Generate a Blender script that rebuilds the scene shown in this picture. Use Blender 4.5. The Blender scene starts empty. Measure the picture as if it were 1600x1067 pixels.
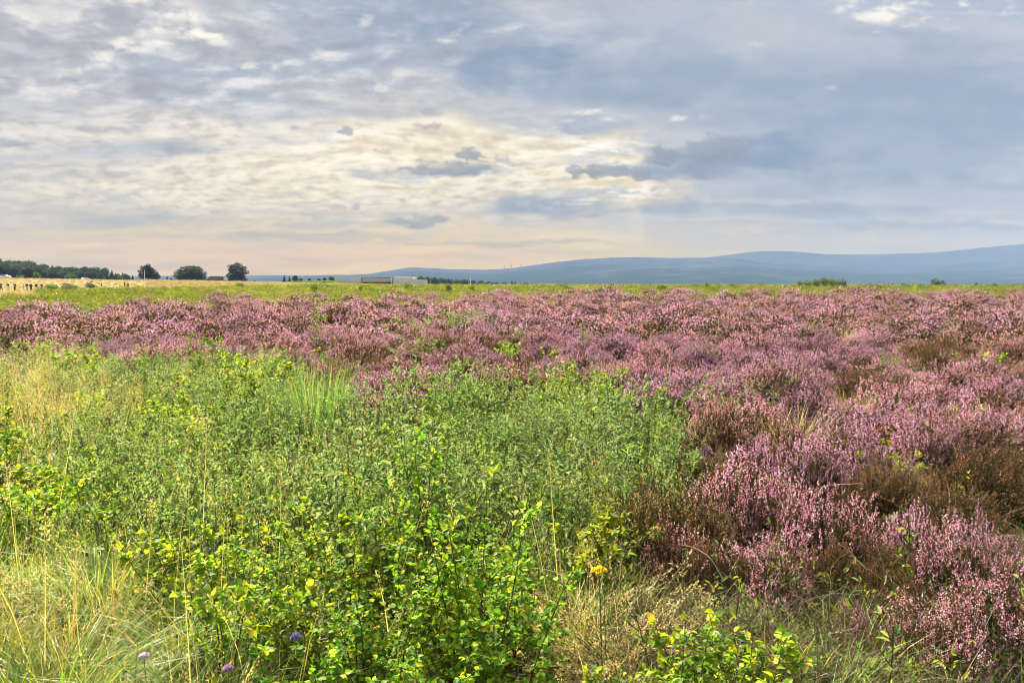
import bpy, math, random
import numpy as np
from mathutils import Vector

random.seed(7)
rng = np.random.default_rng(7)
R = math.radians
scene = bpy.context.scene
COL = scene.collection

# ------------------------------------------------------------------ camera
F = 1160.0                      # focal length in pixels of the 1600 px wide photo
HZ = 441.0                      # pixel row of the true horizon
CAMZ = 1.6
PITCH = math.atan((533.5 - HZ) / F)
cp, sp = math.cos(PITCH), math.sin(PITCH)


def ray(u, v):
    a, b = (u - 800.0) / F, (533.5 - v) / F
    return np.array([a, cp + b * sp, -sp + b * cp])


def at(u, v, h):
    """ground point whose thing of height h shows its top at photo pixel (u, v)"""
    d = ray(u, v)
    t = (h - CAMZ) / d[2]
    return d[0] * t, d[1] * t


def proj(x, y, z):
    dz = z - CAMZ
    yy = y * cp - dz * sp
    zz = y * sp + dz * cp
    yy = np.where(yy < 1e-3, 1e-3, yy)
    return 800 + F * x / yy, 533.5 - F * zz / yy


def zat(v, u, y):
    """height at which photo pixel (u, v) lies when it is y metres ahead"""
    d = ray(u, v)
    return CAMZ + d[2] * y / d[1]


def xat(u, v, y):
    d = ray(u, v)
    return d[0] * y / d[1]


cam_d = bpy.data.cameras.new("camera")
cam_d.sensor_width = 36.0
cam_d.lens = F / 1600 * 36.0
cam_d.clip_start = 0.05
cam_d.clip_end = 60000
cam = bpy.data.objects.new("camera", cam_d)
cam.location = (0, 0, CAMZ)
cam.rotation_euler = (math.pi / 2 - PITCH, 0, 0)
COL.objects.link(cam)
scene.camera = cam

HAZE = 1.75e-4                  # density of the air
BOX, TOP = 7400.0, 430.0          # half width of the hazy air, and its top
HAZE_GLOW = (.385, .535, .725)     # how bright that air itself looks (exposed)
EXPO = 2.45
scene.view_settings.view_transform = 'Standard'
scene.view_settings.look = 'None'
scene.view_settings.exposure = EXPO
scene.view_settings.gamma = 1
cy = scene.cycles
cy.filter_width = 1.05
cy.max_bounces = 7
cy.diffuse_bounces = 4
cy.glossy_bounces = 1
cy.transmission_bounces = 4
cy.volume_bounces = 0
cy.transparent_max_bounces = 4
cy.caustics_reflective = False
cy.caustics_refractive = False

SUN_EL, SUN_AZ = 42.0, -30.0


# ------------------------------------------------------------------ node expressions
class X:
    def __init__(s, nt, sock): s.nt, s.s = nt, sock
    def _m(s, op, *a):
        n = s.nt.nodes.new('ShaderNodeMath'); n.operation = op
        for i, q in enumerate((s,) + a):
            if isinstance(q, X): s.nt.links.new(q.s, n.inputs[i])
            else: n.inputs[i].default_value = q
        return X(s.nt, n.outputs[0])
    def __add__(s, o): return s._m('ADD', o)
    __radd__ = __add__
    def __sub__(s, o): return s._m('SUBTRACT', o)
    def __rsub__(s, o): return (s * -1.0) + o
    def __mul__(s, o): return s._m('MULTIPLY', o)
    __rmul__ = __mul__
    def __truediv__(s, o): return s._m('DIVIDE', o)
    def __pow__(s, o): return s._m('POWER', o)
    def exp(s): return s._m('EXPONENT')
    def max(s, o): return s._m('MAXIMUM', o)
    def min(s, o): return s._m('MINIMUM', o)
    def sq(s): return s * s
    def step(s, a, b, lo=0.0, hi=1.0):
        n = s.nt.nodes.new('ShaderNodeMapRange'); n.interpolation_type = 'SMOOTHSTEP'
        s.nt.links.new(s.s, n.inputs[0])
        for i, q in zip((1, 2, 3, 4), (a, b, lo, hi)): n.inputs[i].default_value = q
        return X(s.nt, n.outputs[0])


def xyz(nt, x, y, z):
    n = nt.nodes.new('ShaderNodeCombineXYZ')
    for i, q in enumerate((x, y, z)):
        if isinstance(q, X): nt.links.new(q.s, n.inputs[i])
        else: n.inputs[i].default_value = q
    return X(nt, n.outputs[0])


def noise(nt, vec, scale, detail=4, rough=0.5, dist=0.0):
    n = nt.nodes.new('ShaderNodeTexNoise')
    n.inputs['Scale'].default_value = scale
    n.inputs['Detail'].default_value = detail
    n.inputs['Roughness'].default_value = rough
    n.inputs['Distortion'].default_value = dist
    if vec is not None: nt.links.new(vec.s, n.inputs['Vector'])
    return X(nt, n.outputs[0])


def mixc(nt, f, a, b, mode='MIX'):
    n = nt.nodes.new('ShaderNodeMix'); n.data_type = 'RGBA'; n.blend_type = mode
    n.clamp_factor = True
    for i, q in ((0, f), (6, a), (7, b)):
        if isinstance(q, X): nt.links.new(q.s, n.inputs[i])
        elif i == 0: n.inputs[0].default_value = q
        else: n.inputs[i].default_value = (*q, 1)
    return X(nt, n.outputs[2])


def srgb(r, g, b, k=1.0):
    f = lambda c: (c / 12.92 if c <= 0.04045 else ((c + 0.055) / 1.055) ** 2.4)
    return tuple(k * f(c / 255) for c in (r, g, b))


# ------------------------------------------------------------------ sky: cloud sheets computed by direction
def _hash2(ix, iy, s):
    h = (ix.astype(np.int64) * 374761393 + iy.astype(np.int64) * 668265263 + s * 1442695041) & 0xffffffff
    h = ((h ^ (h >> 13)) * 1274126177) & 0xffffffff
    h = h ^ (h >> 16)
    return h


def pnoise(x, y, s=0):
    """gradient noise, about -1 .. 1"""
    x0 = np.floor(x); y0 = np.floor(y)
    fx = (x - x0).astype(np.float32); fy = (y - y0).astype(np.float32)
    ux = fx * fx * fx * (fx * (fx * 6 - 15) + 10); uy = fy * fy * fy * (fy * (fy * 6 - 15) + 10)

    def gr(i, j):
        a = (_hash2(x0 + i, y0 + j, s) & 1023).astype(np.float32) * (2 * np.pi / 1024)
        return np.cos(a) * (fx - i) + np.sin(a) * (fy - j)
    n0 = gr(0, 0) * (1 - ux) + gr(1, 0) * ux
    n1 = gr(0, 1) * (1 - ux) + gr(1, 1) * ux
    return (n0 * (1 - uy) + n1 * uy) * 1.5


def fbm(x, y, oct=5, s=0, gain=.5, lac=2.03):
    a, t, w = 1.0, 0, 0
    for i in range(oct):
        t = t + a * pnoise(x, y, s + i * 17); w += a
        x, y = x * lac * .97 + y * .24 + 3.1, y * lac * .97 - x * .24 + 1.7
        a *= gain
    return t / (w * .62)


def cell(x, y, s=0):
    """rounded puffs: 1 - distance to the closest jittered point"""
    x0 = np.floor(x); y0 = np.floor(y); best = np.full(x.shape, 9.0, np.float32)
    for i in (-1, 0, 1):
        for j in (-1, 0, 1):
            h = _hash2(x0 + i, y0 + j, s)
            px = x0 + i + .15 + .7 * ((h & 255) / 255.0); py = y0 + j + .15 + .7 * (((h >> 8) & 255) / 255.0)
            best = np.minimum(best, ((px - x) ** 2 + (py - y) ** 2).astype(np.float32))
    return 1 - np.sqrt(best)


def _lin(c):
    c = np.array(c, np.float32) / 255
    return np.where(c <= .04045, c / 12.92, ((c + .055) / 1.055) ** 2.4)


def _mx(a, b, f):
    return a * (1 - f[..., None]) + np.asarray(b, np.float32) * f[..., None]


def _ss(a, b, x):
    t = np.clip((x - a) / (b - a), 0, 1)
    return t * t * (3 - 2 * t)


def sky_front(az, el):
    """az, el in degrees (2-d arrays) -> display-linear colour of the clouded sky ahead"""
    a, e = np.radians(az), np.radians(el)
    dx, dy, dz = np.sin(a) * np.cos(e), np.cos(a) * np.cos(e), np.sin(e)
    yy = np.maximum(dy * cp - dz * sp, .05); zz = dy * sp + dz * cp
    u = 800 + F * dx / yy; v = 533.5 - F * zz / yy           # where the photo shows this direction
    den = np.maximum(dz, 0) + .15
    px, py = 1.25 * dx / den, 1.25 * dy / den                               # level cloud sheet seen from below
    g = lambda u0, v0, ru, rv: np.exp(-(((u - u0) / ru) ** 2 + ((v - v0) / rv) ** 2))
    wx, wy = fbm(px * .9, py * .9, 4, 101), fbm(px * .9, py * .9, 4, 131)
    big = fbm(px * .55 + .25 * wx, py * .8 + .25 * wy, 5, 1)
    mid = fbm(px * 1.5 + .35 * wx, py * 2.3 + .35 * wy, 6, 40, .55)
    fine = fbm(px * 6 + .6 * wx, py * 8 + .6 * wy, 6, 70, .66)
    # ---- light: glow of the veiled sun
    glow = g(690, 212, 370, 100) * .92 + g(430, 330, 520, 90) * .40 + g(955, 255, 120, 60) * .85 + g(560, 395, 480, 36) * .85 + g(1000, 315, 110, 30) * .5 + g(150, 200, 300, 130) * .25
    glow = np.clip(glow * (1 + .35 * big), 0, 1)
    C = _lin
    cool = _mx(np.broadcast_to(C((203, 206, 213)), u.shape + (3,)), C((183, 195, 213)), _ss(500, 1250, u))
    cool = _mx(cool, C((206, 207, 210)), _ss(300, 410, v) * .8)
    cool = _mx(cool, C((232, 216, 180)), _ss(335, 425, v) * (1 - _ss(700, 1250, u)))
    warm = _mx(np.broadcast_to(C((238, 224, 198)), u.shape + (3,)), C((229, 209, 178)), _ss(270, 415, v))
    col = _mx(cool, warm, glow)
    # ---- altocumulus: rows of small puffs
    rx, ry = px * 5.2 + 1.2 * wx, py * 5.4 + 1.2 * wy + px * 1.3
    puff = cell(rx, ry, 5) * .62 + cell(rx * 1.9 + 3, ry * 2.2, 9) * .62 + cell(rx * 4.1 + 1, ry * 4.6, 13) * .35 + fine * .60 - .74 + .25 * mid
    am = np.clip(g(560, 190, 560, 150) + g(120, 90, 260, 170) * 1.0 + g(330, 300, 480, 60) * .55 + g(900, 240, 120, 60) * .6, 0, 1) * _ss(1.5, 7, el)
    am = np.clip(am * 1.15, 0, 1) * (.65 + .35 * _ss(-.35, .3, mid))
    col = _mx(col, C((177, 180, 188)), np.clip(.10 - puff * 2.1, 0, .95) * am * (1 - .35 * glow))
    col = _mx(col, C((255, 247, 228)) * 1.08, np.clip(puff * 2.0, 0, .95) * am * (.32 + .60 * glow))
    # ---- thicker grey sheet with lit rims
    dk = g(1180, 130, 560, 150) * .75 + g(1480, 230, 330, 150) * .75 + g(300, 120, 240, 45) * .7 + g(250, 225, 160, 26) * .5 + g(80, 250, 160, 40) * .25 + g(60, 130, 150, 60) * .25 + g(500, 90, 200, 40) * .4 + g(660, 25, 260, 50) * 1.05 + g(850, 115, 160, 35) * .35 + g(440, 150, 130, 40) * .35 + g(100, 50, 200, 60) * .25 + g(870, 90, 260, 60) * .5 - g(560, 240, 420, 70) * .55 - g(1450, 5, 170, 22) * .9 - g(280, 40, 70, 30) * .5
    hb = fbm(u / 330, v / 62, 5, 500, .55)
    th = mid * .60 + big * .40 + fine * .16 + dk + .12 + .22 * hb * _ss(500, 1000, u)
    veil = _ss(.02, .55, th)
    vcol = _mx(np.broadcast_to(C((187, 191, 199)), u.shape + (3,)), C((181, 192, 208)), _ss(350, 1150, u))
    vcol = _mx(vcol, C((206, 209, 215)), np.clip(.34 + fine * .45 * (1 - .6 * _ss(800, 1200, u)) + mid * .35 + hb * .5 * _ss(500, 1000, u), 0, .95))
    vcol = _mx(vcol, C((156, 175, 198)), _ss(.70, 1.35, th - .5 * hb) * .6)
    col = _mx(col, vcol, veil * .9 * _ss(1.5, 6, el))
    rim = np.exp(-((th - .02) / .13) ** 2) * (.25 + .75 * _ss(-.2, .5, fine + .3 * mid)) * _ss(6, 13, el)
    rim = rim * np.clip(.35 + glow + g(200, 60, 330, 110) * .8 + g(700, 60, 150, 60) * .5 + g(1450, 20, 200, 40), 0, 1) * (1 - _ss(900, 1150, u) * .6)
    col = _mx(col, C((252, 246, 236)) * 1.03, np.clip(rim * .8, 0, .85))
    # ---- billows and low level bands
    bil = cell(px * 2.6 + .9 * wx, py * 2.9 + .9 * wy, 21) * .8 + cell(px * 5.6, py * 6.0, 23) * .4 + fine * .45 + mid * .3 - .72
    bm = np.clip(g(200, 60, 420, 120) + g(700, 60, 260, 80) * .6 + g(250, 150, 300, 60) * .5, 0, 1)
    col = _mx(col, C((166, 173, 186)), np.clip(-bil * 1.9, 0, .8) * bm)
    col = _mx(col, C((240, 238, 236)), np.clip(bil * 2.1 - .15, 0, .9) * bm)
    bn = fbm(u / 260, v / 17 + wx * .5, 5, 600, .55) * _ss(300, 345, v)
    col = _mx(col, C((196, 198, 205)), np.clip(bn * .9, 0, .6))
    col = _mx(col, C((244, 226, 200)), np.clip(-bn * .9 - .1, 0, .5) * (1 - _ss(900, 1400, u) * .6))
    # ---- flat blue-grey stratus streaks
    w1 = fbm(u / 210, v / 62, 5, 200, .55); w2 = fbm(u / 60, v / 34, 5, 230, .55)
    u_, v_ = u, v
    u = u + 34 * fbm(u_ / 120, v_ / 50, 5, 700, .6) + 9 * w2; v = v + 11 * fbm(u_ / 90, v_ / 40, 5, 740, .6)
    st = np.zeros_like(u)
    for (u0, v0, ru, rv, s) in ((1180, 238, 170, 32, 1.0), (1330, 275, 230, 24, .6), (1060, 262, 60, 20, .9), (830, 316, 105, 20, .78), (900, 302, 80, 9, .6), (260, 226, 92, 15, 1.15), (1020, 122, 240, 34, .55), (665, 26, 110, 42, 1.1), (600, 62, 40, 14, .5), (390, 12, 40, 16, .7), (850, 104, 140, 30, .95), (960, 150, 150, 22, .6), (930, 190, 70, 14, .5), (800, 98, 70, 14, .6), (1300, 190, 260, 22, .45), (1480, 100, 170, 26, .4),
                                (1230, 330, 210, 12, .5), (20, 226, 40, 6, .8), (640, 350, 50, 7, .6), (300, 347, 190, 10, .5), (120, 272, 60, 8, .45), (420, 370, 200, 8, .45), (780, 381, 170, 5, .45), (1050, 322, 50, 18, .6), (1500, 150, 180, 60, .5),
                                (650, 268, 70, 10, .6), (760, 268, 60, 9, .6), (1400, 352, 220, 8, .4), (1180, 300, 190, 12, .4), (100, 330, 150, 10, .3), (560, 372, 90, 5, .35)):
        q = ((u - u0) / ru) ** 2 + ((v - v0) / rv) ** 2
        st = np.maximum(st, _ss(-.1, 1.1, 1.0 - q * .6 + w1 * .75 + w2 * .30) * s)
    scol = _mx(np.broadcast_to(C((168, 178, 190)), u.shape + (3,)), C((146, 167, 192)), _ss(250, 800, u))
    col = _mx(col, scol, st * (.88 + .15 * w2))
    # ---- small cumulus with crisp knobbly tops
    bx, by = u / 15.0, v / 12.0
    kn = cell(bx + .8 * w2, by + .8 * w2, 31) * .6 + cell(bx * 2.1, by * 2.1, 37) * .32 + fbm(u / 22, v / 16, 4, 260, .6) * .5 - .35
    cu = np.zeros_like(u); base = np.zeros_like(u)
    for (u0, v0, ru, rv, s) in ((543, 206, 15, 10, .8), (460, 199, 15, 6, .6), (700, 263, 60, 15, .85), (735, 247, 25, 11, .9), (672, 250, 30, 9, .6), (640, 267, 36, 7, .65), (790, 253, 20, 9, .55),
                                (903, 270, 24, 15, .9), (960, 268, 42, 14, .95), (1000, 272, 26, 11, .8), (1040, 246, 36, 20, .85), (1110, 235, 60, 26, .7), (538, 322, 14, 10, .6), (510, 328, 22, 5, .5),
                                (655, 349, 36, 8, .5), (686, 200, 11, 6, .55), (725, 88, 80, 10, .3), (540, 72, 28, 13, .45), (222, 187, 20, 8, .5), (125, 127, 15, 6, .55), (680, 180, 20, 9, .35), (880, 202, 14, 6, .45), (1095, 268, 40, 12, .5), (590, 237, 5, 3, .6)):
        q = ((u - u0) / ru) ** 2 + ((v - v0) / rv) ** 2
        q = q + np.where(v > v0, ((v - v0) / rv) ** 2 * .8, 0)
        k = _ss(-.1, .8, 1.0 - q + kn * 1.25 + w2 * .4) * s * _ss(3.6, 1.2, q)
        base = np.where(k > cu, np.clip((v - v0) / rv * .5 + .5, 0, 1), base); cu = np.maximum(cu, k)
    ccol = _mx(np.broadcast_to(C((158, 168, 180)), u.shape + (3,)), C((136, 150, 167)), np.clip(base * .7 - kn * .5 + .2, 0, 1))
    col = _mx(col, ccol, cu * .88)
    # ---- thin sunlit breaks
    br = np.zeros_like(u)
    for (u0, v0, ru, rv, s) in ((262, 28, 50, 10, .9), (310, 56, 46, 12, 1.0), (140, 92, 34, 22, .8), (205, 70, 40, 9, .7), (80, 130, 60, 12, .5), (565, 35, 22, 9, .6), (592, 28, 12, 5, .4), (700, 68, 26, 5, .6), (745, 48, 38, 14, .5), (400, 105, 40, 10, .7),
                                (1440, 10, 130, 11, 1.0), (1400, 30, 70, 12, .9), (1560, 14, 60, 9, .7), (1380, 52, 20, 4, .4), (1262, 102, 9, 3, .55), (1175, 68, 14, 4, .3), (1290, 140, 20, 4, .25), (925, 178, 28, 5, .7), (905, 236, 90, 18, 1.0),
                                (985, 300, 75, 10, .95), (1040, 186, 60, 5, .6), (595, 130, 60, 12, .5), (850, 200, 60, 9, .5), (920, 318, 60, 6, .5), (1160, 360, 230, 7, .45), (1500, 345, 160, 6, .4), (860, 384, 60, 4, .6), (790, 362, 80, 4, .45), (1240, 372, 150, 4, .45), (1600, 20, 12, 6, .9)):
        q = ((u - u0) / ru) ** 2 + ((v - v0) / rv) ** 2
        br = np.maximum(br, np.exp(-q * .45) * _ss(.05, .8, w2 * .8 + fine * .8 + .22 - q * .10) * s * 1.15)
    bcol = _mx(np.broadcast_to(C((255, 250, 238)) * 1.05, u.shape + (3,)), C((232, 214, 196)), _ss(300, 365, v))
    col = _mx(col, bcol, np.clip(br, 0, 1) * .9)
    u, v = u_, v_
    dt = fbm(u / 30 + .8 * w1, v / 15 + .8 * w1, 5, 800, .62)                 # mottling of the cloud base
    det = np.clip(dt, -1, 1) * np.clip(1.15 - .75 * _ss(650, 1150, u), 0, 1) * _ss(425, 300, v) * (1 - .6 * np.clip(st, 0, 1))
    # ---- faint shafts under the sunlit gap
    fan = (u - 985) / (np.maximum(v - 225, 20))
    sh = _ss(-.1, .5, pnoise(fan * 3.2, fan * 0 + .4, 300)) * g(1000, 345, 95, 42)
    col = _mx(col, C((246, 236, 216)), sh * .34)
    return np.clip(col * (1 + .085 * det)[..., None], 0, 1.4)


def sky_ahead(az, el):
    """what is seen there has the veil of the air below in front of it: the clouds themselves"""
    a, e = np.radians(az), np.radians(el)
    dx, dy, dz = np.sin(a) * np.cos(e), np.cos(a) * np.cos(e), np.sin(e)
    T = np.exp(-HAZE * np.minimum((TOP - CAMZ) / np.maximum(dz, 1e-3), BOX / np.maximum(np.abs(dx), np.abs(dy))))[..., None]
    return np.clip((sky_front(az, el) - (1 - T) * np.array(HAZE_GLOW, np.float32)) / T, .03, 2.5)


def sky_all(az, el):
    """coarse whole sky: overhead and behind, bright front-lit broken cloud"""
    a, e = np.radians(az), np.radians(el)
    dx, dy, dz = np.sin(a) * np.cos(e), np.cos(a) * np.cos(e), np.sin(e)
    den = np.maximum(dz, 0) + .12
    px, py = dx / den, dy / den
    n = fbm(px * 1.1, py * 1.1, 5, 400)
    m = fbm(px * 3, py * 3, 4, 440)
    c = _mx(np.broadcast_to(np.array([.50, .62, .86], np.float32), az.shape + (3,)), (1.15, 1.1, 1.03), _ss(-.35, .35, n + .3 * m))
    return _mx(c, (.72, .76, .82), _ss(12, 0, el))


def sky_image(name, w, h, a0, a1, e0, e1, fn):
    """clouds worked out here, direction by direction, and kept in memory"""
    az, el = np.meshgrid(a0 + (np.arange(w) + .5) / w * (a1 - a0), e0 + (np.arange(h) + .5) / h * (e1 - e0))
    c = fn(az, el)
    im = bpy.data.images.new(name, w, h, alpha=False, float_buffer=True)
    im.colorspace_settings.name = 'Linear Rec.709'
    im.pixels.foreach_set(np.concatenate([c, np.ones((h, w, 1))], -1).astype(np.float32).ravel())
    im.update(); im.pack()
    return im


def build_world():
    w = bpy.data.worlds.new("World")
    scene.world = w
    w.use_nodes = True
    nt = w.node_tree
    nt.nodes.clear()
    out = nt.nodes.new('ShaderNodeOutputWorld')
    tc = nt.nodes.new('ShaderNodeTexCoord')
    sep = nt.nodes.new('ShaderNodeSeparateXYZ')
    nt.links.new(tc.outputs['Generated'], sep.inputs[0])
    dx, dy, dz = (X(nt, sep.outputs[i]) for i in range(3))
    az = dx._m('ARCTAN2', dy) * (180 / math.pi)
    el = dz._m('ARCSINE') * (180 / math.pi)

    def tex(im, a0, a1, e0, e1):
        n = nt.nodes.new('ShaderNodeTexImage'); n.image = im; n.extension = 'EXTEND'; n.interpolation = 'Cubic'
        nt.links.new(xyz(nt, (az - a0) * (1 / (a1 - a0)), (el - e0) * (1 / (e1 - e0)), 0.0).s, n.inputs[0])
        return X(nt, n.outputs[0])
    fr = tex(sky_image('clouds_ahead', 1888, 720, -58, 58, -1, 44, sky_ahead), -58, 58, -1, 44)
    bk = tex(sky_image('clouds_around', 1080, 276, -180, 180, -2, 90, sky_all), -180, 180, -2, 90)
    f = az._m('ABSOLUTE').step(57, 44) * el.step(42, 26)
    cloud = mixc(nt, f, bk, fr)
    sky = nt.nodes.new('ShaderNodeTexSky')
    sky.sky_type = 'NISHITA'
    sky.sun_disc = False
    sky.sun_elevation = R(SUN_EL)
    sky.sun_rotation = R(SUN_AZ)
    b1 = nt.nodes.new('ShaderNodeBackground'); b1.inputs[1].default_value = 0.05
    nt.links.new(sky.outputs[0], b1.inputs[0])
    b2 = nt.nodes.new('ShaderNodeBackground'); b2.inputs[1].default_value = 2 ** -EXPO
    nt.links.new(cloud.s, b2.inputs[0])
    mx = nt.nodes.new('ShaderNodeMixShader')
    mx.inputs[0].default_value = SKY_COVER
    nt.links.new(b1.outputs[0], mx.inputs[1]); nt.links.new(b2.outputs[0], mx.inputs[2])
    nt.links.new(mx.outputs[0], out.inputs['Surface'])
    w.cycles.sampling_method = 'MANUAL'
    w.cycles.sample_map_resolution = 512


SKY_COVER = 0.97
build_world()

sun_d = bpy.data.lights.new("sun", 'SUN')
sun_d.energy = 5.0
sun_d.angle = R(10)
sun_d.color = (1.0, 0.90, 0.74)
sun = bpy.data.objects.new("sun", sun_d)
sd = Vector((math.sin(R(SUN_AZ)) * math.cos(R(SUN_EL)), math.cos(R(SUN_AZ)) * math.cos(R(SUN_EL)), math.sin(R(SUN_EL))))
sun.rotation_euler = sd.to_track_quat('Z', 'Y').to_euler()
sun.location = sd * 50
COL.objects.link(sun)


# ------------------------------------------------------------------ materials
def new_mat(name):
    m = bpy.data.materials.new(name)
    m.use_nodes = True
    nt = m.node_tree
    nt.nodes.clear()
    out = nt.nodes.new('ShaderNodeOutputMaterial')
    return m, nt, out


def veg_mat(name, trans=0.3, rough=0.55, spec=0.25, tint=(1, 1, 1), vary=0.25, hue=0.02, patch=None, tgain=(1.25, 1.25, 0.7), back=None):
    """plant tissue: colour from the mesh, small change from plant to plant, light passing through thin blades"""
    m, nt, out = new_mat(name)
    at_ = nt.nodes.new('ShaderNodeAttribute'); at_.attribute_name = 'Col'
    oi = nt.nodes.new('ShaderNodeObjectInfo')
    rnd = X(nt, oi.outputs['Random'])
    geo = nt.nodes.new('ShaderNodeNewGeometry')
    pos = X(nt, geo.outputs['Position'])
    hs = nt.nodes.new('ShaderNodeHueSaturation')
    nt.links.new(at_.outputs['Color'], hs.inputs['Color'])
    nt.links.new(((rnd - 0.5) * (2 * hue) + 0.5).s, hs.inputs['Hue'])
    r2 = (rnd * 7.13)._m('FRACT')
    nt.links.new((r2 * (2 * vary) + (1 - vary)).s, hs.inputs['Value'])
    c = X(nt, hs.outputs[0])
    if patch:
        (pc, sc, lo, hi, amt) = patch
        f = noise(nt, pos, sc, 3, 0.55).step(lo, hi) * amt
        c = mixc(nt, f, c, pc, 'MIX' if len(patch) == 5 else 'MULTIPLY')
    if back:
        c = mixc(nt, X(nt, geo.outputs['Backfacing']) * back[3], c, back[:3])
    c = mixc(nt, 1.0, c, tint, 'MULTIPLY')
    b = nt.nodes.new('ShaderNodeBsdfPrincipled')
    b.inputs['Roughness'].default_value = rough
    b.inputs['Specular IOR Level'].default_value = spec
    nt.links.new(c.s, b.inputs['Base Color'])
    if trans > 0:
        t = nt.nodes.new('ShaderNodeBsdfTranslucent')
        nt.links.new(mixc(nt, 1.0, c, tgain, 'MULTIPLY').s, t.inputs[0])
        mx = nt.nodes.new('ShaderNodeMixShader'); mx.inputs[0].default_value = trans
        nt.links.new(b.outputs[0], mx.inputs[1]); nt.links.new(t.outputs[0], mx.inputs[2])
        nt.links.new(mx.outputs[0], out.inputs['Surface'])
    else:
        nt.links.new(b.outputs[0], out.inputs['Surface'])
    return m


def plain_mat(name, col, rough=0.7, var=0.15, scale=6.0, spec=0.3, metal=0.0):
    m, nt, out = new_mat(name)
    tc = nt.nodes.new('ShaderNodeTexCoord')
    n = noise(nt, X(nt, tc.outputs['Object']), scale, 4, 0.6)
    c = mixc(nt, n.step(0.3, 0.7), tuple(q * (1 - var) for q in col), tuple(min(1, q * (1 + var)) for q in col))
    b = nt.nodes.new('ShaderNodeBsdfPrincipled')
    b.inputs['Roughness'].default_value = rough
    b.inputs['Specular IOR Level'].default_value = spec
    b.inputs['Metallic'].default_value = metal
    nt.links.new(c.s, b.inputs['Base Color'])
    nt.links.new(b.outputs[0], out.inputs['Surface'])
    return m


M_LEAF = veg_mat('birch_leaf', 0.45, 0.6, 0.12, vary=0.22, hue=0.018)
M_WILLOW = veg_mat('willow_leaf', 0.38, 0.6, 0.15, vary=0.2, hue=0.012, back=(0.24, 0.30, 0.19, 0.55))
M_STEM = veg_mat('stem_bark', 0.0, 0.7, 0.2, vary=0.2, hue=0.0)
M_GRASS = veg_mat('grass_blade', 0.38, 0.5, 0.3, vary=0.2, hue=0.012, tgain=(1.2, 1.15, 0.8))
M_BLOOM = veg_mat('heather_bloom', 0.48, 0.7, 0.1, vary=0.16, hue=0.018, tgain=(1.3, 1.12, 1.2), patch=((0.42, 0.22, 0.20), 0.55, 0.55, 0.74, 0.40))
M_BLOOMFAR = veg_mat('heather_bloom_distant', 0.48, 0.7, 0.1, vary=0.30, hue=0.022, tgain=(1.3, 1.12, 1.2), patch=((0.30, 0.13, 0.14), 0.22, 0.54, 0.70, 0.60))
M_HLEAF = veg_mat('heather_leaf', 0.2, 0.7, 0.1, vary=0.25, hue=0.02)
M_TREE = veg_mat('tree_leaf', 0.25, 0.6, 0.2, vary=0.25, hue=0.02)
M_BARK = veg_mat('tree_bark', 0.0, 0.85, 0.1, vary=0.2, hue=0.0)
M_SCRUB = veg_mat('scrub_leaf', 0.42, 0.5, 0.2, vary=0.42, hue=0.02, patch=((0.05, 0.085, 0.015), 0.11, 0.45, 0.65, 0.65))


# ------------------------------------------------------------------ mesh collecting
def nz(a):
    return a / np.maximum(np.linalg.norm(a, axis=-1, keepdims=True), 1e-9)


class MB:
    def __init__(s):
        s.v, s.c, s.f, s.m = [], [], [], []
        s.n = 0

    def add(s, V, faces, C, mat=0):
        """V (n,3); faces: list of (k,3)/(k,4) int arrays; C (n,3)"""
        V = np.asarray(V, float).reshape(-1, 3)
        C = np.broadcast_to(np.asarray(C, float), V.shape)
        for f in faces:
            f = np.asarray(f, int)
            s.f.append(f + s.n)
            s.m.append(np.full(len(f), mat))
        s.v.append(V); s.c.append(np.array(C))
        s.n += len(V)

    def arrays(s):
        return np.concatenate(s.v), np.concatenate(s.c)

    def mesh(s, name, mats, smooth=False, extra=None):
        V, C = s.arrays()
        me = bpy.data.meshes.new(name)
        me.vertices.add(len(V))
        me.vertices.foreach_set('co', V.astype(np.float32).ravel())
        lens = np.concatenate([np.full(len(f), f.shape[1]) for f in s.f]) if s.f else np.zeros(0, int)
        idx = np.concatenate([f.ravel() for f in s.f]) if s.f else np.zeros(0, int)
        me.loops.add(len(idx))
        me.loops.foreach_set('vertex_index', idx.astype(np.int32))
        me.polygons.add(len(lens))
        st = np.concatenate([[0], np.cumsum(lens)[:-1]]) if len(lens) else lens
        me.polygons.foreach_set('loop_start', st.astype(np.int32))
        me.polygons.foreach_set('material_index', np.concatenate(s.m).astype(np.int32))
        me.polygons.foreach_set('use_smooth', np.full(len(lens), smooth))
        a = me.attributes.new('Col', 'FLOAT_COLOR', 'POINT')
        a.data.foreach_set('color', np.concatenate([C, np.ones((len(C), 1))], 1).astype(np.float32).ravel())
        for k_, (ty, arr) in (extra or {}).items():
            q = me.attributes.new(k_, ty, 'POINT')
            q.data.foreach_set('value', arr)
        for m in (mats if isinstance(mats, (list, tuple)) else [mats]):
            me.materials.append(m)
        me.update(calc_edges=True)
        return me


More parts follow.
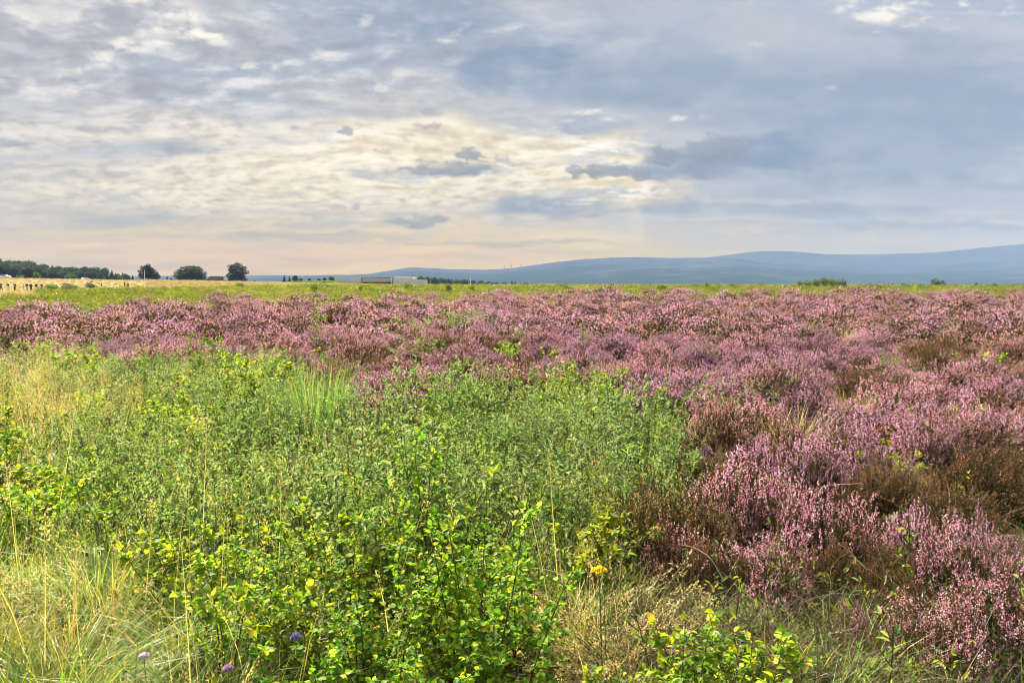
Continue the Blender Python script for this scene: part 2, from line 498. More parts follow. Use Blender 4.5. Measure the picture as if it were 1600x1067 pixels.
T_BIRCH = (np.array([[0, 0, 0], [0, .5, -.02], [0, 1, -.14], [-.40, .20, .07], [-.36, .56, .05], [.40, .20, .07], [.36, .56, .05]]),
           [np.array([[0, 1, 4, 3], [0, 5, 6, 1]]), np.array([[1, 2, 4], [1, 6, 2]])])
T_WILLOW = (np.array([[0, 0, 0], [0, .5, .0], [0, 1, -.10], [-.5, .30, .12], [-.42, .68, .08], [.5, .30, .12], [.42, .68, .08]]),
            [np.array([[0, 1, 4, 3], [0, 5, 6, 1]]), np.array([[1, 2, 4], [1, 6, 2]])])
T_DIAM = (np.array([[0, 0, 0], [-.5, .5, 0], [0, 1, 0], [.5, .5, 0.0]]), [np.array([[0, 3, 2, 1]])])
T_CUP = (np.array([[0, 0, 0], [-.5, .55, .18], [0, 1, .05], [.5, .55, .18]]), [np.array([[0, 3, 2], [0, 2, 1]])])


def leaves(mb, P, D, Nn, L, W, C, tmpl, mat=0):
    P = np.asarray(P); n = len(P)
    if n == 0: return
    D = nz(D); S = nz(np.cross(D, Nn)); N2 = np.cross(S, D)
    T, fs = tmpl
    L = np.broadcast_to(L, (n,)); W = np.broadcast_to(W, (n,))
    V = (P[:, None] + D[:, None] * (T[None, :, 1:2] * L[:, None, None]) + S[:, None] * (T[None, :, 0:1] * W[:, None, None])
         + N2[:, None] * (T[None, :, 2:3] * L[:, None, None]))
    k = len(T)
    off = (np.arange(n) * k)[:, None, None]
    faces = [(f[None] + off).reshape(-1, f.shape[1]) for f in fs]
    C = np.broadcast_to(np.asarray(C, float), (n, 3))
    mb.add(V.reshape(-1, 3), faces, np.repeat(C, k, 0), mat)


def tubes(mb, P, Rr, C, sides=4, mat=0):
    """P (n,k,3) polylines, Rr (n,k)"""
    P = np.asarray(P, float); n, k, _ = P.shape
    T = np.gradient(P, axis=1); T = nz(T)
    ref = np.where(np.abs(T[:, :, 0:1]) < .8, np.array([1., 0, 0]), np.array([0, 1., 0]))
    A = nz(np.cross(T, ref)); B = np.cross(T, A)
    an = np.arange(sides) / sides * 2 * math.pi
    V = P[:, :, None] + (A[:, :, None] * np.cos(an)[None, None, :, None] + B[:, :, None] * np.sin(an)[None, None, :, None]) * np.asarray(Rr)[:, :, None, None]
    i = np.arange(k - 1)[:, None] * sides; j = np.arange(sides)[None]
    q = np.stack([i + j, i + (j + 1) % sides, i + sides + (j + 1) % sides, i + sides + j], -1).reshape(-1, 4)
    faces = (q[None] + (np.arange(n) * k * sides)[:, None, None]).reshape(-1, 4)
    C = np.broadcast_to(np.asarray(C, float), (n, 3))
    mb.add(V.reshape(-1, 3), [faces], np.repeat(C, k * sides, 0), mat)


def ribbons(mb, P, Wd, side, C, C2=None, mat=0):
    P = np.asarray(P, float); n, k, _ = P.shape
    Wd = np.asarray(Wd); side = nz(np.asarray(side))
    V = np.stack([P - side[:, None] * Wd[:, :, None], P + side[:, None] * Wd[:, :, None]], 2)
    i = np.arange(k - 1) * 2
    q = np.stack([i, i + 1, i + 3, i + 2], -1)
    faces = (q[None] + (np.arange(n) * k * 2)[:, None, None]).reshape(-1, 4)
    C = np.broadcast_to(np.asarray(C, float), (n, 3))
    C2 = C if C2 is None else np.broadcast_to(np.asarray(C2, float), (n, 3))
    t = np.linspace(0, 1, k)[None, :, None, None]
    CC = C[:, None, None] * (1 - t) + C2[:, None, None] * t
    CC = np.broadcast_to(CC, (n, k, 2, 3))
    mb.add(V.reshape(-1, 3), [faces], CC.reshape(-1, 3), mat)


def U(a, b, n=None): return rng.uniform(a, b, n)


def rand_unit(n):
    return nz(rng.normal(size=(n, 3)))


def pick(cols, n, w=None, jit=0.15):
    cols = np.array(cols, float)
    w = None if w is None else np.array(w) / np.sum(w)
    c = cols[rng.choice(len(cols), n, p=w)]
    return np.clip(c * U(1 - jit, 1 + jit, (n, 1)) * U(.93, 1.07, (n, 3)), 0, 1)


# ------------------------------------------------------------------ scene objects
def props(o, label=None, cat=None, group=None, kind=None):
    if label and len(label.replace('-', ' ').split()) > 16: print('LONG', label)
    if label: o['label'] = label
    if cat: o['category'] = cat
    if group: o['group'] = group
    if kind: o['kind'] = kind
    return o


def obj(name, me, parent=None):
    o = bpy.data.objects.new(name, me)
    COL.objects.link(o)
    if parent is not None: o.parent = parent
    return o


def thing(name, label, cat, loc, rz=0.0, sc=1.0, group=None, tilt=(0, 0)):
    o = bpy.data.objects.new(name, None)
    o.empty_display_size = .2
    COL.objects.link(o)
    o.location = loc
    o.rotation_euler = (tilt[0], tilt[1], rz)
    o.scale = (sc, sc, sc) if not isinstance(sc, (tuple, list)) else sc
    return props(o, label, cat, group)


def plant(name, label, cat, parts, loc, rz, sc, group=None, tilt=(0, 0)):
    """a plant of its own whose parts share the meshes of its kind"""
    t = thing(name, label, cat, loc, rz, sc, group, tilt)
    for nm, me in parts: obj(nm, me, t)
    return t


# ------------------------------------------------------------------ ground
def sm(a, b, x):
    t = np.clip((x - a) / (b - a), 0, 1)
    return t * t * (3 - 2 * t)


def wob(x, y, s, seed):
    a = np.sin(x * s + seed) * np.cos(y * s * .83 + seed * 1.7) + .6 * np.sin(x * s * 2.1 - y * s * 1.3 + seed * 2.3) + .4 * np.cos(x * s * 3.7 + y * s * 2.9 + seed)
    return a / 2.0


def G(x, y):
    x = np.asarray(x, float); y = np.asarray(y, float)
    r = np.hypot(x, y)
    az = np.degrees(np.arctan2(x, np.maximum(y, -1e9)))
    az = np.clip(az, -60, 60)
    rise = np.clip((-8 - az) / 22.0, 0, 1.35) * 2.9
    z = rise * sm(150, 430, r)
    z = z - 1.0 * np.exp(-((az + 27) / 7) ** 2 - ((r - 225) / 70) ** 2)
    z = z - 0.22 * sm(120, 320, r) * sm(-14, -4, az)
    ds = 335 + 400 * sm(-6, -26, az) * 1.0
    ds = 335 + 400 * sm(6, 26, -az)
    z = z - 26 * sm(0, 900, r - ds)
    z = z + 0.045 * wob(x, y, 1.1, 1.3) * sm(0.5, 3, r) + 0.05 * wob(x, y, .23, 4.1) * sm(6, 30, r)
    return z


def Gf(x, y): return float(G(x, y))


def ground_mat():
    m, nt, out = new_mat('moor_soil')
    geo = nt.nodes.new('ShaderNodeNewGeometry')
    pos = X(nt, geo.outputs['Position'])
    ln = nt.nodes.new('ShaderNodeVectorMath'); ln.operation = 'LENGTH'
    nt.links.new(pos.s, ln.inputs[0])
    r = X(nt, ln.outputs['Value'])
    n1 = noise(nt, pos, 1.7, 5, .6)
    n2 = noise(nt, pos, 9.0, 4, .6)
    n3 = noise(nt, pos, 0.035, 4, .6)
    peat = mixc(nt, n1.step(.35, .65), (0.016, 0.012, 0.007), (0.035, 0.035, 0.012))
    peat = mixc(nt, n2.step(.5, .75), peat, (0.06, 0.045, 0.022))
    straw = mixc(nt, n3.step(.4, .62), (0.20, 0.155, 0.05), (0.145, 0.13, 0.04))
    straw = mixc(nt, noise(nt, pos, .25, 4, .6).step(.45, .7), straw, (0.23, 0.175, 0.07))
    far = mixc(nt, r.step(900, 2200), straw, (0.05, 0.075, 0.035))
    c = mixc(nt, r.step(60, 120), peat, far)
    b = nt.nodes.new('ShaderNodeBsdfPrincipled')
    b.inputs['Roughness'].default_value = .95
    b.inputs['Specular IOR Level'].default_value = .05
    nt.links.new(c.s, b.inputs['Base Color'])
    bm = nt.nodes.new('ShaderNodeBump'); bm.inputs['Strength'].default_value = .6; bm.inputs['Distance'].default_value = .05
    nt.links.new(n2.s, bm.inputs['Height']); nt.links.new(bm.outputs[0], b.inputs['Normal'])
    nt.links.new(b.outputs[0], out.inputs['Surface'])
    return m


def build_ground():
    rr = [0.35]
    while rr[-1] < 6900: rr.append(rr[-1] * 1.045)
    rr = np.array(rr); na = 288
    an = np.arange(na) / na * 2 * math.pi
    x = rr[:, None] * np.sin(an)[None]; y = rr[:, None] * np.cos(an)[None]
    z = G(x, y)
    V = np.stack([x, y, z], -1).reshape(-1, 3)
    i = np.arange(len(rr) - 1)[:, None] * na; j = np.arange(na)[None]
    q = np.stack([i + j, i + (j + 1) % na, i + na + (j + 1) % na, i + na + j], -1).reshape(-1, 4)[:, ::-1]
    c = len(V)
    V = np.concatenate([V, [[0, 0, Gf(0, 0)]]])
    tri = np.stack([np.full(na, c), (np.arange(na) + 1) % na, np.arange(na)], -1)
    mb = MB(); mb.add(V, [q, tri], (0.1, 0.08, 0.04))
    props(obj('ground', mb.mesh('ground', ground_mat(), True)), kind='structure')


build_ground()


# ------------------------------------------------------------------ hills
def hill_mat(name, moor, forest, field, s1):
    m, nt, out = new_mat(name)
    geo = nt.nodes.new('ShaderNodeNewGeometry')
    sx = nt.nodes.new('ShaderNodeSeparateXYZ')
    nt.links.new(geo.outputs['Position'], sx.inputs[0])
    x, y, z = (X(nt, sx.outputs[i]) for i in range(3))
    P = xyz(nt, x * 0.001, y * 0.0025, z * 0.004)
    n1 = noise(nt, P, s1, 5, .6)
    n2 = noise(nt, P, s1 * 3.3, 5, .65)
    c = mixc(nt, n2.step(.4, .65), moor, tuple(q * 1.5 for q in moor))
    f = (n1 * .8 + n2 * .3 - z * 0.0011).step(.40, .50)
    c = mixc(nt, f, c, forest)
    fl = noise(nt, xyz(nt, x * 0.004, y * 0.002, z * 0.02), 1.8, 5, .65).step(.56, .72) * (z * -1.0).step(-230, -60) * 0.55
    c = mixc(nt, fl, c, field)
    b = nt.nodes.new('ShaderNodeBsdfPrincipled')
    b.inputs['Roughness'].default_value = 1.0
    b.inputs['Specular IOR Level'].default_value = 0.0
    nt.links.new(c.s, b.inputs['Base Color'])
    nt.links.new(b.outputs[0], out.inputs['Surface'])
    return m


def build_hill(name, prof, r0, r_in, r_out, mat, seed):
    """prof: photo (u, v) of the ridge line; the slope climbs from r_in to the ridge at r0 and falls to r_out"""
    azs = np.radians(np.linspace(-52, 52, 420))
    us = 800 + F * np.tan(azs) / 1.0
    pu, pv = np.array(prof).T
    v = np.interp(us, pu, pv)
    kk = np.ones(9) / 9
    v = np.convolve(np.pad(v, 4, mode='edge'), kk, 'valid')
    h = np.maximum((HZ - v) / F * r0 * np.cos(azs) + CAMZ + 20, 5.0)      # above the valley floor at -20
    rs = np.concatenate([np.linspace(r_in, r0, 46), np.linspace(r0, r_out, 14)[1:]])
    t = np.where(rs <= r0, (rs - r_in) / (r0 - r_in), 1 - (rs - r0) / (r_out - r0))
    p = np.clip(t, 0, 1) ** 1.25
    p = p * p * (1.6 - .6 * p) * .35 + p * .65
    x = rs[:, None] * np.sin(azs)[None]; y = rs[:, None] * np.cos(azs)[None]
    nn = (wob(x, y, .0012, seed) + .5 * wob(x, y, .0035, seed + 2) + .25 * wob(x, y, .009, seed + 5))
    amp = np.sin(np.pi * np.clip(t, 0, 1))[:, None] * h[None] * .16
    z = -27 + (h + 7)[None] * p[:, None] + nn * amp + wob(x, y, .03, seed + 3) * 2.0 * p[:, None]
    V = np.stack([x, y, z], -1).reshape(-1, 3)
    na = len(azs)
    i = np.arange(len(rs) - 1)[:, None] * na; j = np.arange(na - 1)[None]
    q = np.stack([i + j, i + j + 1, i + na + j + 1, i + na + j], -1).reshape(-1, 4)
    mb = MB(); mb.add(V, [q], (.1, .1, .1))
    o = props(obj(name, mb.mesh(name, mat, True)), kind='structure')
    return o


HM1 = hill_mat('moor_hill', (0.030, 0.029, 0.040), (0.006, 0.017, 0.014), (0.12, 0.11, 0.085), 1.1)
HM2 = hill_mat('high_moor_hill', (0.026, 0.028, 0.038), (0.008, 0.020, 0.020), (0.12, 0.11, 0.09), .8)
build_hill('hill', [(-400, 436), (380, 436), (440, 433), (500, 430), (560, 429.5), (590, 427), (615, 421.5), (640, 418), (665, 417.5), (676, 420.5), (700, 420.5), (760, 422), (800, 419.5), (850, 412), (900, 406),
                    (940, 403.5), (1000, 402), (1060, 404), (1110, 402.5), (1150, 404), (1180, 410), (1230, 416), (1300, 420), (1400, 424), (1600, 422), (2400, 420)], 5500, 2700, 6100, HM1, 2.0)
build_hill('hill', [(-400, 428), (200, 431.5), (260, 431), (330, 432), (420, 430), (480, 431), (560, 431), (620, 432), (700, 428), (900, 415), (1060, 408), (1120, 401), (1160, 395), (1200, 392), (1240, 393.5), (1290, 398), (1340, 398.5), (1400, 397),
                    (1460, 395), (1500, 391), (1540, 386.5), (1600, 381.5), (1700, 376), (2400, 372)], 6650, 4900, 7250, HM2, 7.0)


# ------------------------------------------------------------------ haze
def build_haze():
    mb = MB()
    a, zb, zt = BOX, -60.0, TOP
    V = [(-a, -a, zb), (a, -a, zb), (a, a, zb), (-a, a, zb), (-a, -a, zt), (a, -a, zt), (a, a, zt), (-a, a, zt)]
    mb.add(V, [np.array([[0, 3, 2, 1], [4, 5, 6, 7], [0, 1, 5, 4], [1, 2, 6, 5], [2, 3, 7, 6], [3, 0, 4, 7]])], (1, 1, 1))
    m, nt, out = new_mat('haze_air')
    pv = nt.nodes.new('ShaderNodeVolumePrincipled')
    pv.inputs['Color'].default_value = (0.41, 0.61, 0.90, 1)
    pv.inputs['Density'].default_value = HAZE
    pv.inputs['Anisotropy'].default_value = -0.5
    nt.links.new(pv.outputs[0], out.inputs['Volume'])
    o = obj('haze', mb.mesh('haze', m))
    props(o, kind='stuff')


build_haze()


# ------------------------------------------------------------------ plant prototypes
def path(base, d0, length, k=5, bend=0.25, n=None):
    """n curved stems: base (n,3), start direction (n,3), length (n,) -> (n,k,3)"""
    n = len(base)
    d = nz(d0); P = [base]
    b = rng.normal(size=(n, 3)) * bend
    for i in range(k - 1):
        d = nz(d + b / (k - 1) + rng.normal(size=(n, 3)) * bend * .25)
        P.append(P[-1] + d * (length / (k - 1))[:, None])
    return np.stack(P, 1)


def along(P, t):
    """points and tangents at t (n,m) of polylines P (n,k,3)"""
    n, k, _ = P.shape
    f = np.clip(t, 0, .9999) * (k - 1)
    i = f.astype(int); w = (f - i)[..., None]
    r = np.arange(n)[:, None]
    a, b = P[r, i], P[r, i + 1]
    return a * (1 - w) + b * w, nz(b - a)


BIRCH_C = [(0.24, 0.33, 0.016), (0.12, 0.23, 0.016), (0.055, 0.135, 0.018), (0.34, 0.36, 0.025), (0.42, 0.36, 0.03), (0.36, 0.22, 0.03), (0.17, 0.24, 0.10)]


def make_birch(h, nst, ntw, nlf, lsz, cw, spread=.30):
    """sapling birch: upright stems, side twigs, toothed oval leaves hanging out"""
    st, lf = MB(), MB()
    a = U(0, 6.28, nst)
    base = np.stack([np.cos(a) * U(0, .08, nst), np.sin(a) * U(0, .08, nst), np.full(nst, -.03)], -1)
    out = np.stack([np.cos(a), np.sin(a), np.zeros(nst)], -1)
    H = h * U(.6, 1.0, nst); H[0] = h
    S = path(base, out * U(.05, spread * 1.6, (nst, 1)) + [0, 0, 1], H, 6, .22)
    tubes(st, S, np.linspace(.0045, .0015, 6)[None] * np.ones((nst, 1)), (0.10, 0.055, 0.03), 4)
    t = U(.15, .97, (nst, ntw))
    p, tg = along(S, t)
    p = p.reshape(-1, 3); tg = tg.reshape(-1, 3); tt = t.ravel()
    n2 = len(p)
    dirs = nz(tg * U(.25, .8, (n2, 1)) + rand_unit(n2) * [1, 1, .35])
    ln = h * U(.12, .34, n2) * (1.15 - tt * .75)
    T = path(p, dirs, ln, 4, .3)
    tubes(st, T, np.linspace(.002, .0009, 4)[None] * np.ones((n2, 1)), (0.12, 0.06, 0.035), 3)
    t2 = U(.12, 1.0, (n2, nlf))
    q, tq = along(T, t2)
    q = q.reshape(-1, 3); tq = tq.reshape(-1, 3)
    # top leaves on the leaders
    t3 = U(.5, 1, (nst, nlf * 2)); q3, tq3 = along(S, t3)
    q = np.concatenate([q, q3.reshape(-1, 3)]); tq = np.concatenate([tq, tq3.reshape(-1, 3)])
    n = len(q)
    d = nz(tq * .45 + rand_unit(n) * [1, 1, .6] + [0, 0, -.12])
    nn = nz(rand_unit(n) * .75 + [0, 0, .9])
    L = lsz * U(.6, 1.15, n)
    C = pick(BIRCH_C, n, cw)
    leaves(lf, q + d * .006, d, nn, L, L * U(.85, 1.05, n), C, T_BIRCH)
    return [('stem', st.mesh('stem', M_STEM)), ('foliage', lf.mesh('foliage', M_LEAF))]


WIL_C = [(0.15, 0.245, 0.050), (0.09, 0.185, 0.036), (0.26, 0.34, 0.12), (0.29, 0.34, 0.03), (0.06, 0.125, 0.035)]


def make_willow(h, nst, nlf, lsz, cw, lw=.36):
    """creeping willow: a thicket of erect wands closely set with small oval leaves"""
    st, lf = MB(), MB()
    a = U(0, 6.28, nst)
    rad = np.sqrt(U(0, 1, nst)) * .20
    base = np.stack([np.cos(a) * rad, np.sin(a) * rad, np.full(nst, -.03)], -1)
    out = np.stack([np.cos(a), np.sin(a), np.zeros(nst)], -1)
    H = h * U(.6, 1.05, nst)
    S = path(base, out * (rad / .20 * .36)[:, None] + rng.normal(size=(nst, 3)) * .08 + [0, 0, 1], H, 6, .22)
    tubes(st, S, np.linspace(.0035, .0012, 6)[None] * np.ones((nst, 1)), pick([(.07, .05, .035), (.10, .06, .035)], nst), 4)
    # side shoots
    ns = nst * 3
    src = rng.integers(0, nst, ns)
    p, tg = along(S[src], U(.3, .85, (ns, 1))); p = p[:, 0]; tg = tg[:, 0]
    T = path(p, tg + rand_unit(ns) * [.9, .9, .3], h * U(.15, .32, ns), 4, .2)
    tubes(st, T, np.linspace(.0018, .0008, 4)[None] * np.ones((ns, 1)), (.09, .055, .03), 3)
    t = np.sort(U(.22, 1.0, (nst, nlf)), 1)
    q1, t1 = along(S, t)
    q2, t2 = along(T, U(.05, 1.0, (ns, max(4, nlf // 3))))
    q = np.concatenate([q1.reshape(-1, 3), q2.reshape(-1, 3)]); tq = np.concatenate([t1.reshape(-1, 3), t2.reshape(-1, 3)])
    n = len(q)
    side = nz(np.cross(tq, rand_unit(n)))
    d = nz(tq * U(.35, 1.0, (n, 1)) + side * .8)
    nn = nz(tq * .9 - side * .4 + rand_unit(n) * .35)
    L = lsz * U(.55, 1.2, n)
    leaves(lf, q, d, nn, L, L * U(lw * .8, lw * 1.2, n), pick(WIL_C, n, cw), T_WILLOW)
    return [('stem', st.mesh('stem', M_STEM)), ('foliage', lf.mesh('foliage', M_WILLOW))]


BL = {
    'pink': ([(0.80, 0.42, 0.52), (0.72, 0.33, 0.46), (0.86, 0.58, 0.64), (0.50, 0.26, 0.22)], [4, 3, 2, 1.0]),
    'mauve': ([(0.70, 0.38, 0.58), (0.61, 0.28, 0.50), (0.80, 0.55, 0.70), (0.46, 0.22, 0.27)], [4, 3, 2, .7]),
    'faded': ([(0.70, 0.40, 0.41), (0.57, 0.28, 0.27), (0.76, 0.52, 0.49), (0.44, 0.23, 0.14)], [3, 3, 2, 2]),
    'brown': ([(0.25, 0.125, 0.06), (0.32, 0.17, 0.08), (0.19, 0.10, 0.05), (0.36, 0.20, 0.17)], [4, 3, 2, .6]),
    'straw': ([(0.33, 0.25, 0.09), (0.26, 0.20, 0.07), (0.38, 0.22, 0.14), (0.24, 0.22, 0.06)], [4, 3, 1.5, 2]),
}
HL_C = [(0.055, 0.055, 0.018), (0.035, 0.055, 0.016), (0.10, 0.07, 0.03), (0.13, 0.08, 0.04)]


def make_heather(kind, nsp, Rd, H, nfl, fs, nnd, stemn=60, sl=(.065, .125), bloom_frac=.85, parts=True, lump=.16):
    stm, blo = MB(), MB()
    ct = U(.02, 1, nsp); th = np.arccos(ct); ph = U(0, 6.28, nsp)
    k = 1 + lump * np.sin(3 * ph + U(0, 6)) + .6 * lump * np.sin(5 * ph + U(0, 6) + 4 * th) + .6 * lump * np.sin(8 * th + 2 * ph + U(0, 6))
    o = np.stack([np.sin(th) * np.cos(ph), np.sin(th) * np.sin(ph), ct], -1)
    tip = o * np.array([Rd, Rd, H]) * (k * U(.86, 1.07, nsp))[:, None]
    ax = nz(o * .85 + [0, 0, .55] + rand_unit(nsp) * .30)
    L = U(*sl, nsp)
    base = tip - ax * L[:, None]
    S = np.stack([base, base + ax * (L * .5)[:, None] + rand_unit(nsp) * .006, tip], 1)
    tubes(stm, S, np.array([[.0016, .0013, .0008]]) * np.ones((nsp, 1)), pick([(.12, .075, .04), (.10, .08, .03)], nsp), 3)
    # inner shell of dark leaves, added to stop light passing through the cushion
    nc = int(nsp * .9)
    oc = rand_unit(nc); oc[:, 2] = np.abs(oc[:, 2])
    kc = np.interp(np.arctan2(oc[:, 1], oc[:, 0]) % 6.28, np.sort(ph), k[np.argsort(ph)]) * 0 + U(.60, .84, nc)
    lc = fs * 4.2 * U(.7, 1.4, nc)
    leaves(stm, oc * np.array([Rd, Rd, H]) * kc[:, None], nz(oc + rand_unit(nc) * .8), rand_unit(nc), lc, lc * .6, pick(HL_C, nc), T_DIAM, 1)
    # woody stems
    if stemn:
        s = rng.choice(nsp, stemn)
        root = np.stack([U(-.06, .06, stemn), U(-.06, .06, stemn), np.full(stemn, -.03)], -1)
        mid = root * .4 + base[s] * .6 + rand_unit(stemn) * .02; mid[:, 2] = base[s][:, 2] * .45
        tubes(stm, np.stack([root, mid, base[s]], 1), np.array([[.005, .003, .0016]]) * np.ones((stemn, 1)), (.10, .065, .04), 3)
    # tiny scale leaves
    cols, w = BL[kind]
    b = rng.random(nsp) < bloom_frac * sm(.10, .46, tip[:, 2] / H)       # flowers on top; leafy flanks left dark to draw the shaded gaps between cushions
    if nnd:
        Sn = np.concatenate([S, S[~b], S[~b]])
        t = U(0, .95, (len(Sn), nnd)); q, tg = along(Sn, t); q = q.reshape(-1, 3); tg = tg.reshape(-1, 3); n = len(q)
        d = nz(tg * .9 + rand_unit(n) * .8)
        nl = fs * 2.2 * U(.7, 1.3, n)
        leaves(stm, q, d, rand_unit(n), nl, nl * .42, pick(HL_C, n), T_DIAM, 1)
    Sb = S[b]; nb = len(Sb)
    pc = pick(cols, nb, w)                                   # one colour to each spike
    t = U(.30, 1.0, (nb, nfl)); q, tg = along(Sb, t); q = q.reshape(-1, 3); tg = tg.reshape(-1, 3); n = len(q)
    rad = nz(np.cross(tg, rand_unit(n)))
    d = nz(rad * 1.0 + tg * .55 + [0, 0, -.1])
    z = fs * U(.7, 1.25, n)
    C = np.repeat(pc, nfl, 0) * U(.78, 1.22, (n, 1))
    leaves(blo, q + rad * fs * .25, d, nz(tg + rand_unit(n) * .5), z, z * .85, np.clip(C, 0, .8), T_CUP)
    if not parts: return stm, blo
    return [('foliage', stm.mesh('foliage', [M_STEM, M_HLEAF])), ('blossom', blo.mesh('blossom', M_BLOOM))]


STRAW = [(0.38, 0.30, 0.07), (0.45, 0.37, 0.12), (0.31, 0.25, 0.05), (0.22, 0.26, 0.035)]
GREENG = [(0.12, 0.22, 0.022), (0.18, 0.27, 0.028), (0.08, 0.16, 0.03), (0.28, 0.31, 0.05)]
RUSH = [(0.055, 0.16, 0.03), (0.08, 0.21, 0.035), (0.11, 0.24, 0.05), (0.22, 0.27, 0.07)]


def blades(mb, n, h, rad, lean, w, cols, cw=None, droop=.55, k=5, tipc=None):
    a = U(0, 6.28, n); r = np.sqrt(U(0, 1, n)) * rad
    base = np.stack([np.cos(a) * r, np.sin(a) * r, np.full(n, -.02)], -1)
    out = nz(np.stack([np.cos(a + rng.normal(size=n) * .5), np.sin(a + rng.normal(size=n) * .5), np.zeros(n)], -1))
    L = h * U(.55, 1.1, n)
    le = (lean * U(.15, 1.2, n))[:, None]
    t = np.linspace(0, 1, k)[None, :, None]
    dr = (droop * U(.2, 1.3, n))[:, None, None]
    P = base[:, None] + L[:, None, None] * (t * np.array([0, 0, 1.0]) * (1 - .35 * dr * t) + out[:, None] * (le[:, None] * t + dr * .55 * t ** 2.2)
                                            - np.array([0, 0, 1.0]) * dr * .25 * t ** 3)
    wd = w * U(.7, 1.3, n)[:, None] * np.array([.8, 1, .85, .55, .12])[None, :k]
    side = nz(np.cross(out, [0, 0, 1.0]) + rand_unit(n) * .5)
    C = pick(cols, n, cw)
    C2 = C if tipc is None else pick(tipc, n)
    ribbons(mb, P, wd, side, C, C2)
    return P


def seed_heads(mb, tips, dirs, ln, m, sz, cols):
    """a loose panicle of small husks at the end of each stalk"""
    n = len(tips)
    t = U(0, 1, (n, m))
    q = tips[:, None] + dirs[:, None] * ((t - .75) * ln)[..., None]
    spr = (1 - t) * .055 * (ln / .15)
    rd = rand_unit(n * m).reshape(n, m, 3)
    q = q + rd * spr[..., None] * .5
    d = nz(dirs[:, None] * 1.0 + rd * .5).reshape(-1, 3)
    nn = rand_unit(n * m)
    s = sz * U(.7, 1.3, n * m)
    leaves(mb, q.reshape(-1, 3), d, nn, s, s * .32, pick(cols, n * m), T_DIAM)


def make_tussock(kind):
    mb, hd = MB(), None
    if kind == 'green':
        blades(mb, 190, .42, .10, .45, .0026, GREENG, [3, 3, 2, 1], .8)
        blades(mb, 40, .40, .10, .55, .0022, STRAW, None, .9)
    elif kind == 'straw':
        blades(mb, 105, .40, .11, .5, .0019, STRAW, [3, 1, 2, 4], .8)
        blades(mb, 150, .36, .10, .45, .0024, GREENG, None, .7)
    elif kind == 'blue':
        blades(mb, 260, .46, .09, .55, .0018, [(0.09, 0.17, 0.07), (0.13, 0.21, 0.09), (0.20, 0.25, 0.10)], None, .95)
        blades(mb, 40, .42, .09, .5, .0016, STRAW, None, .9)
    elif kind == 'rush':
        blades(mb, 330, .80, .20, .28, .0030, RUSH, [3, 4, 3, 1], .35, tipc=[(0.16, 0.28, 0.06), (0.10, 0.22, 0.04), (.30, .30, .10)])
    elif kind == 'dry_rush':
        blades(mb, 240, .58, .18, .42, .0022, [(0.34, 0.27, 0.13), (0.26, 0.22, 0.09), (0.15, 0.17, 0.05), (.42, .33, .18)], None, .4)
    parts = [('blade', mb)]
    if kind in ('straw', 'seed', 'green'):
        pass
    return [('foliage', mb.mesh('foliage', M_GRASS))]


def make_seedgrass(n, h, cols, hl, m, lean=.22, droop=.35, leafn=60, hs=.011):
    """tall bleached grass: thin stalks that carry loose seed heads"""
    mb, hd = MB(), MB()
    P = blades(mb, n, h, .10, lean, .0011, cols, None, droop)
    P = P[:, -2:]
    d = nz(P[:, 1] - P[:, 0])
    seed_heads(hd, P[:, 1] + d * .02, d, hl, m, hs, [(0.52, 0.43, 0.18), (0.58, 0.49, 0.25), (0.44, 0.34, 0.13), (.46, .34, .20)])
    blades(mb, leafn, h * .45, .09, .5, .002, STRAW + GREENG[:1], None, .9)
    return [('stalk', mb.mesh('stalk', M_GRASS)), ('seed_head', hd.mesh('seed_head', M_GRASS))]


def make_stalk():
    """one single tall stalk"""
    mb, hd = MB(), MB()
    P = blades(mb, 1, 1.0, .001, .12, .0020, [(0.50, 0.42, 0.15)], None, .22)[:, -2:]
    d = nz(P[:, 1] - P[:, 0])
    seed_heads(hd, P[:, 1], d, .17, 40, .013, [(0.50, 0.40, 0.16), (0.44, 0.34, 0.15)])
    return [('stalk', mb.mesh('stalk', M_GRASS)), ('seed_head', hd.mesh('seed_head', M_GRASS))]


# weights: bright, mid, dark, yellow, gold, orange, pale
BIRCH = [make_birch(.78, 6, 12, 13, .027, [5, 5, 3, .7, .25, .06, .5]), make_birch(.70, 7, 12, 12, .027, [4, 5, 3.5, .5, .2, .05, .7]),
         make_birch(.62, 6, 12, 12, .028, [5, 4, 2, 1.2, .4, .1, .5]), make_birch(.85, 5, 14, 12, .029, [5, 4.5, 2.5, .7, .25, .06, .4])]
BIRCHY = [make_birch(.60, 6, 10, 10, .034, [5, 3, 1.2, 2.4, .5, .12, 1.0]), make_birch(.52, 7, 10, 10, .032, [5, 3, 1.4, 2.0, .5, .15, 1.2])]
BIRCHS = make_birch(.34, 4, 7, 7, .024, [6, 3, .5, 2.5, .5, 0, .2])
WIL = [make_willow(.68, 13, 34, .036, [4, 4, 2.6, .5, 2]), make_willow(.60, 15, 30, .034, [4, 3.5, 3, .7, 1.6]), make_willow(.74, 12, 38, .038, [4, 4, 2.4, .4, 2]),
       make_willow(.64, 13, 34, .034, [3, 3, 2, 2.6, 1.4])]
WILY = [make_willow(.58, 13, 32, .034, [2, 2, 2, 4.5, .8]), make_willow(.62, 12, 32, .032, [2.5, 2.5, 2, 3.5, 1])]
WILG = [make_willow(.62, 13, 34, .036, [1.5, 5, .6, 2.5, 3], .42)]
WSPROUT = make_willow(.24, 3, 10, .024, [2, 2, 1, 6, .5], .34)
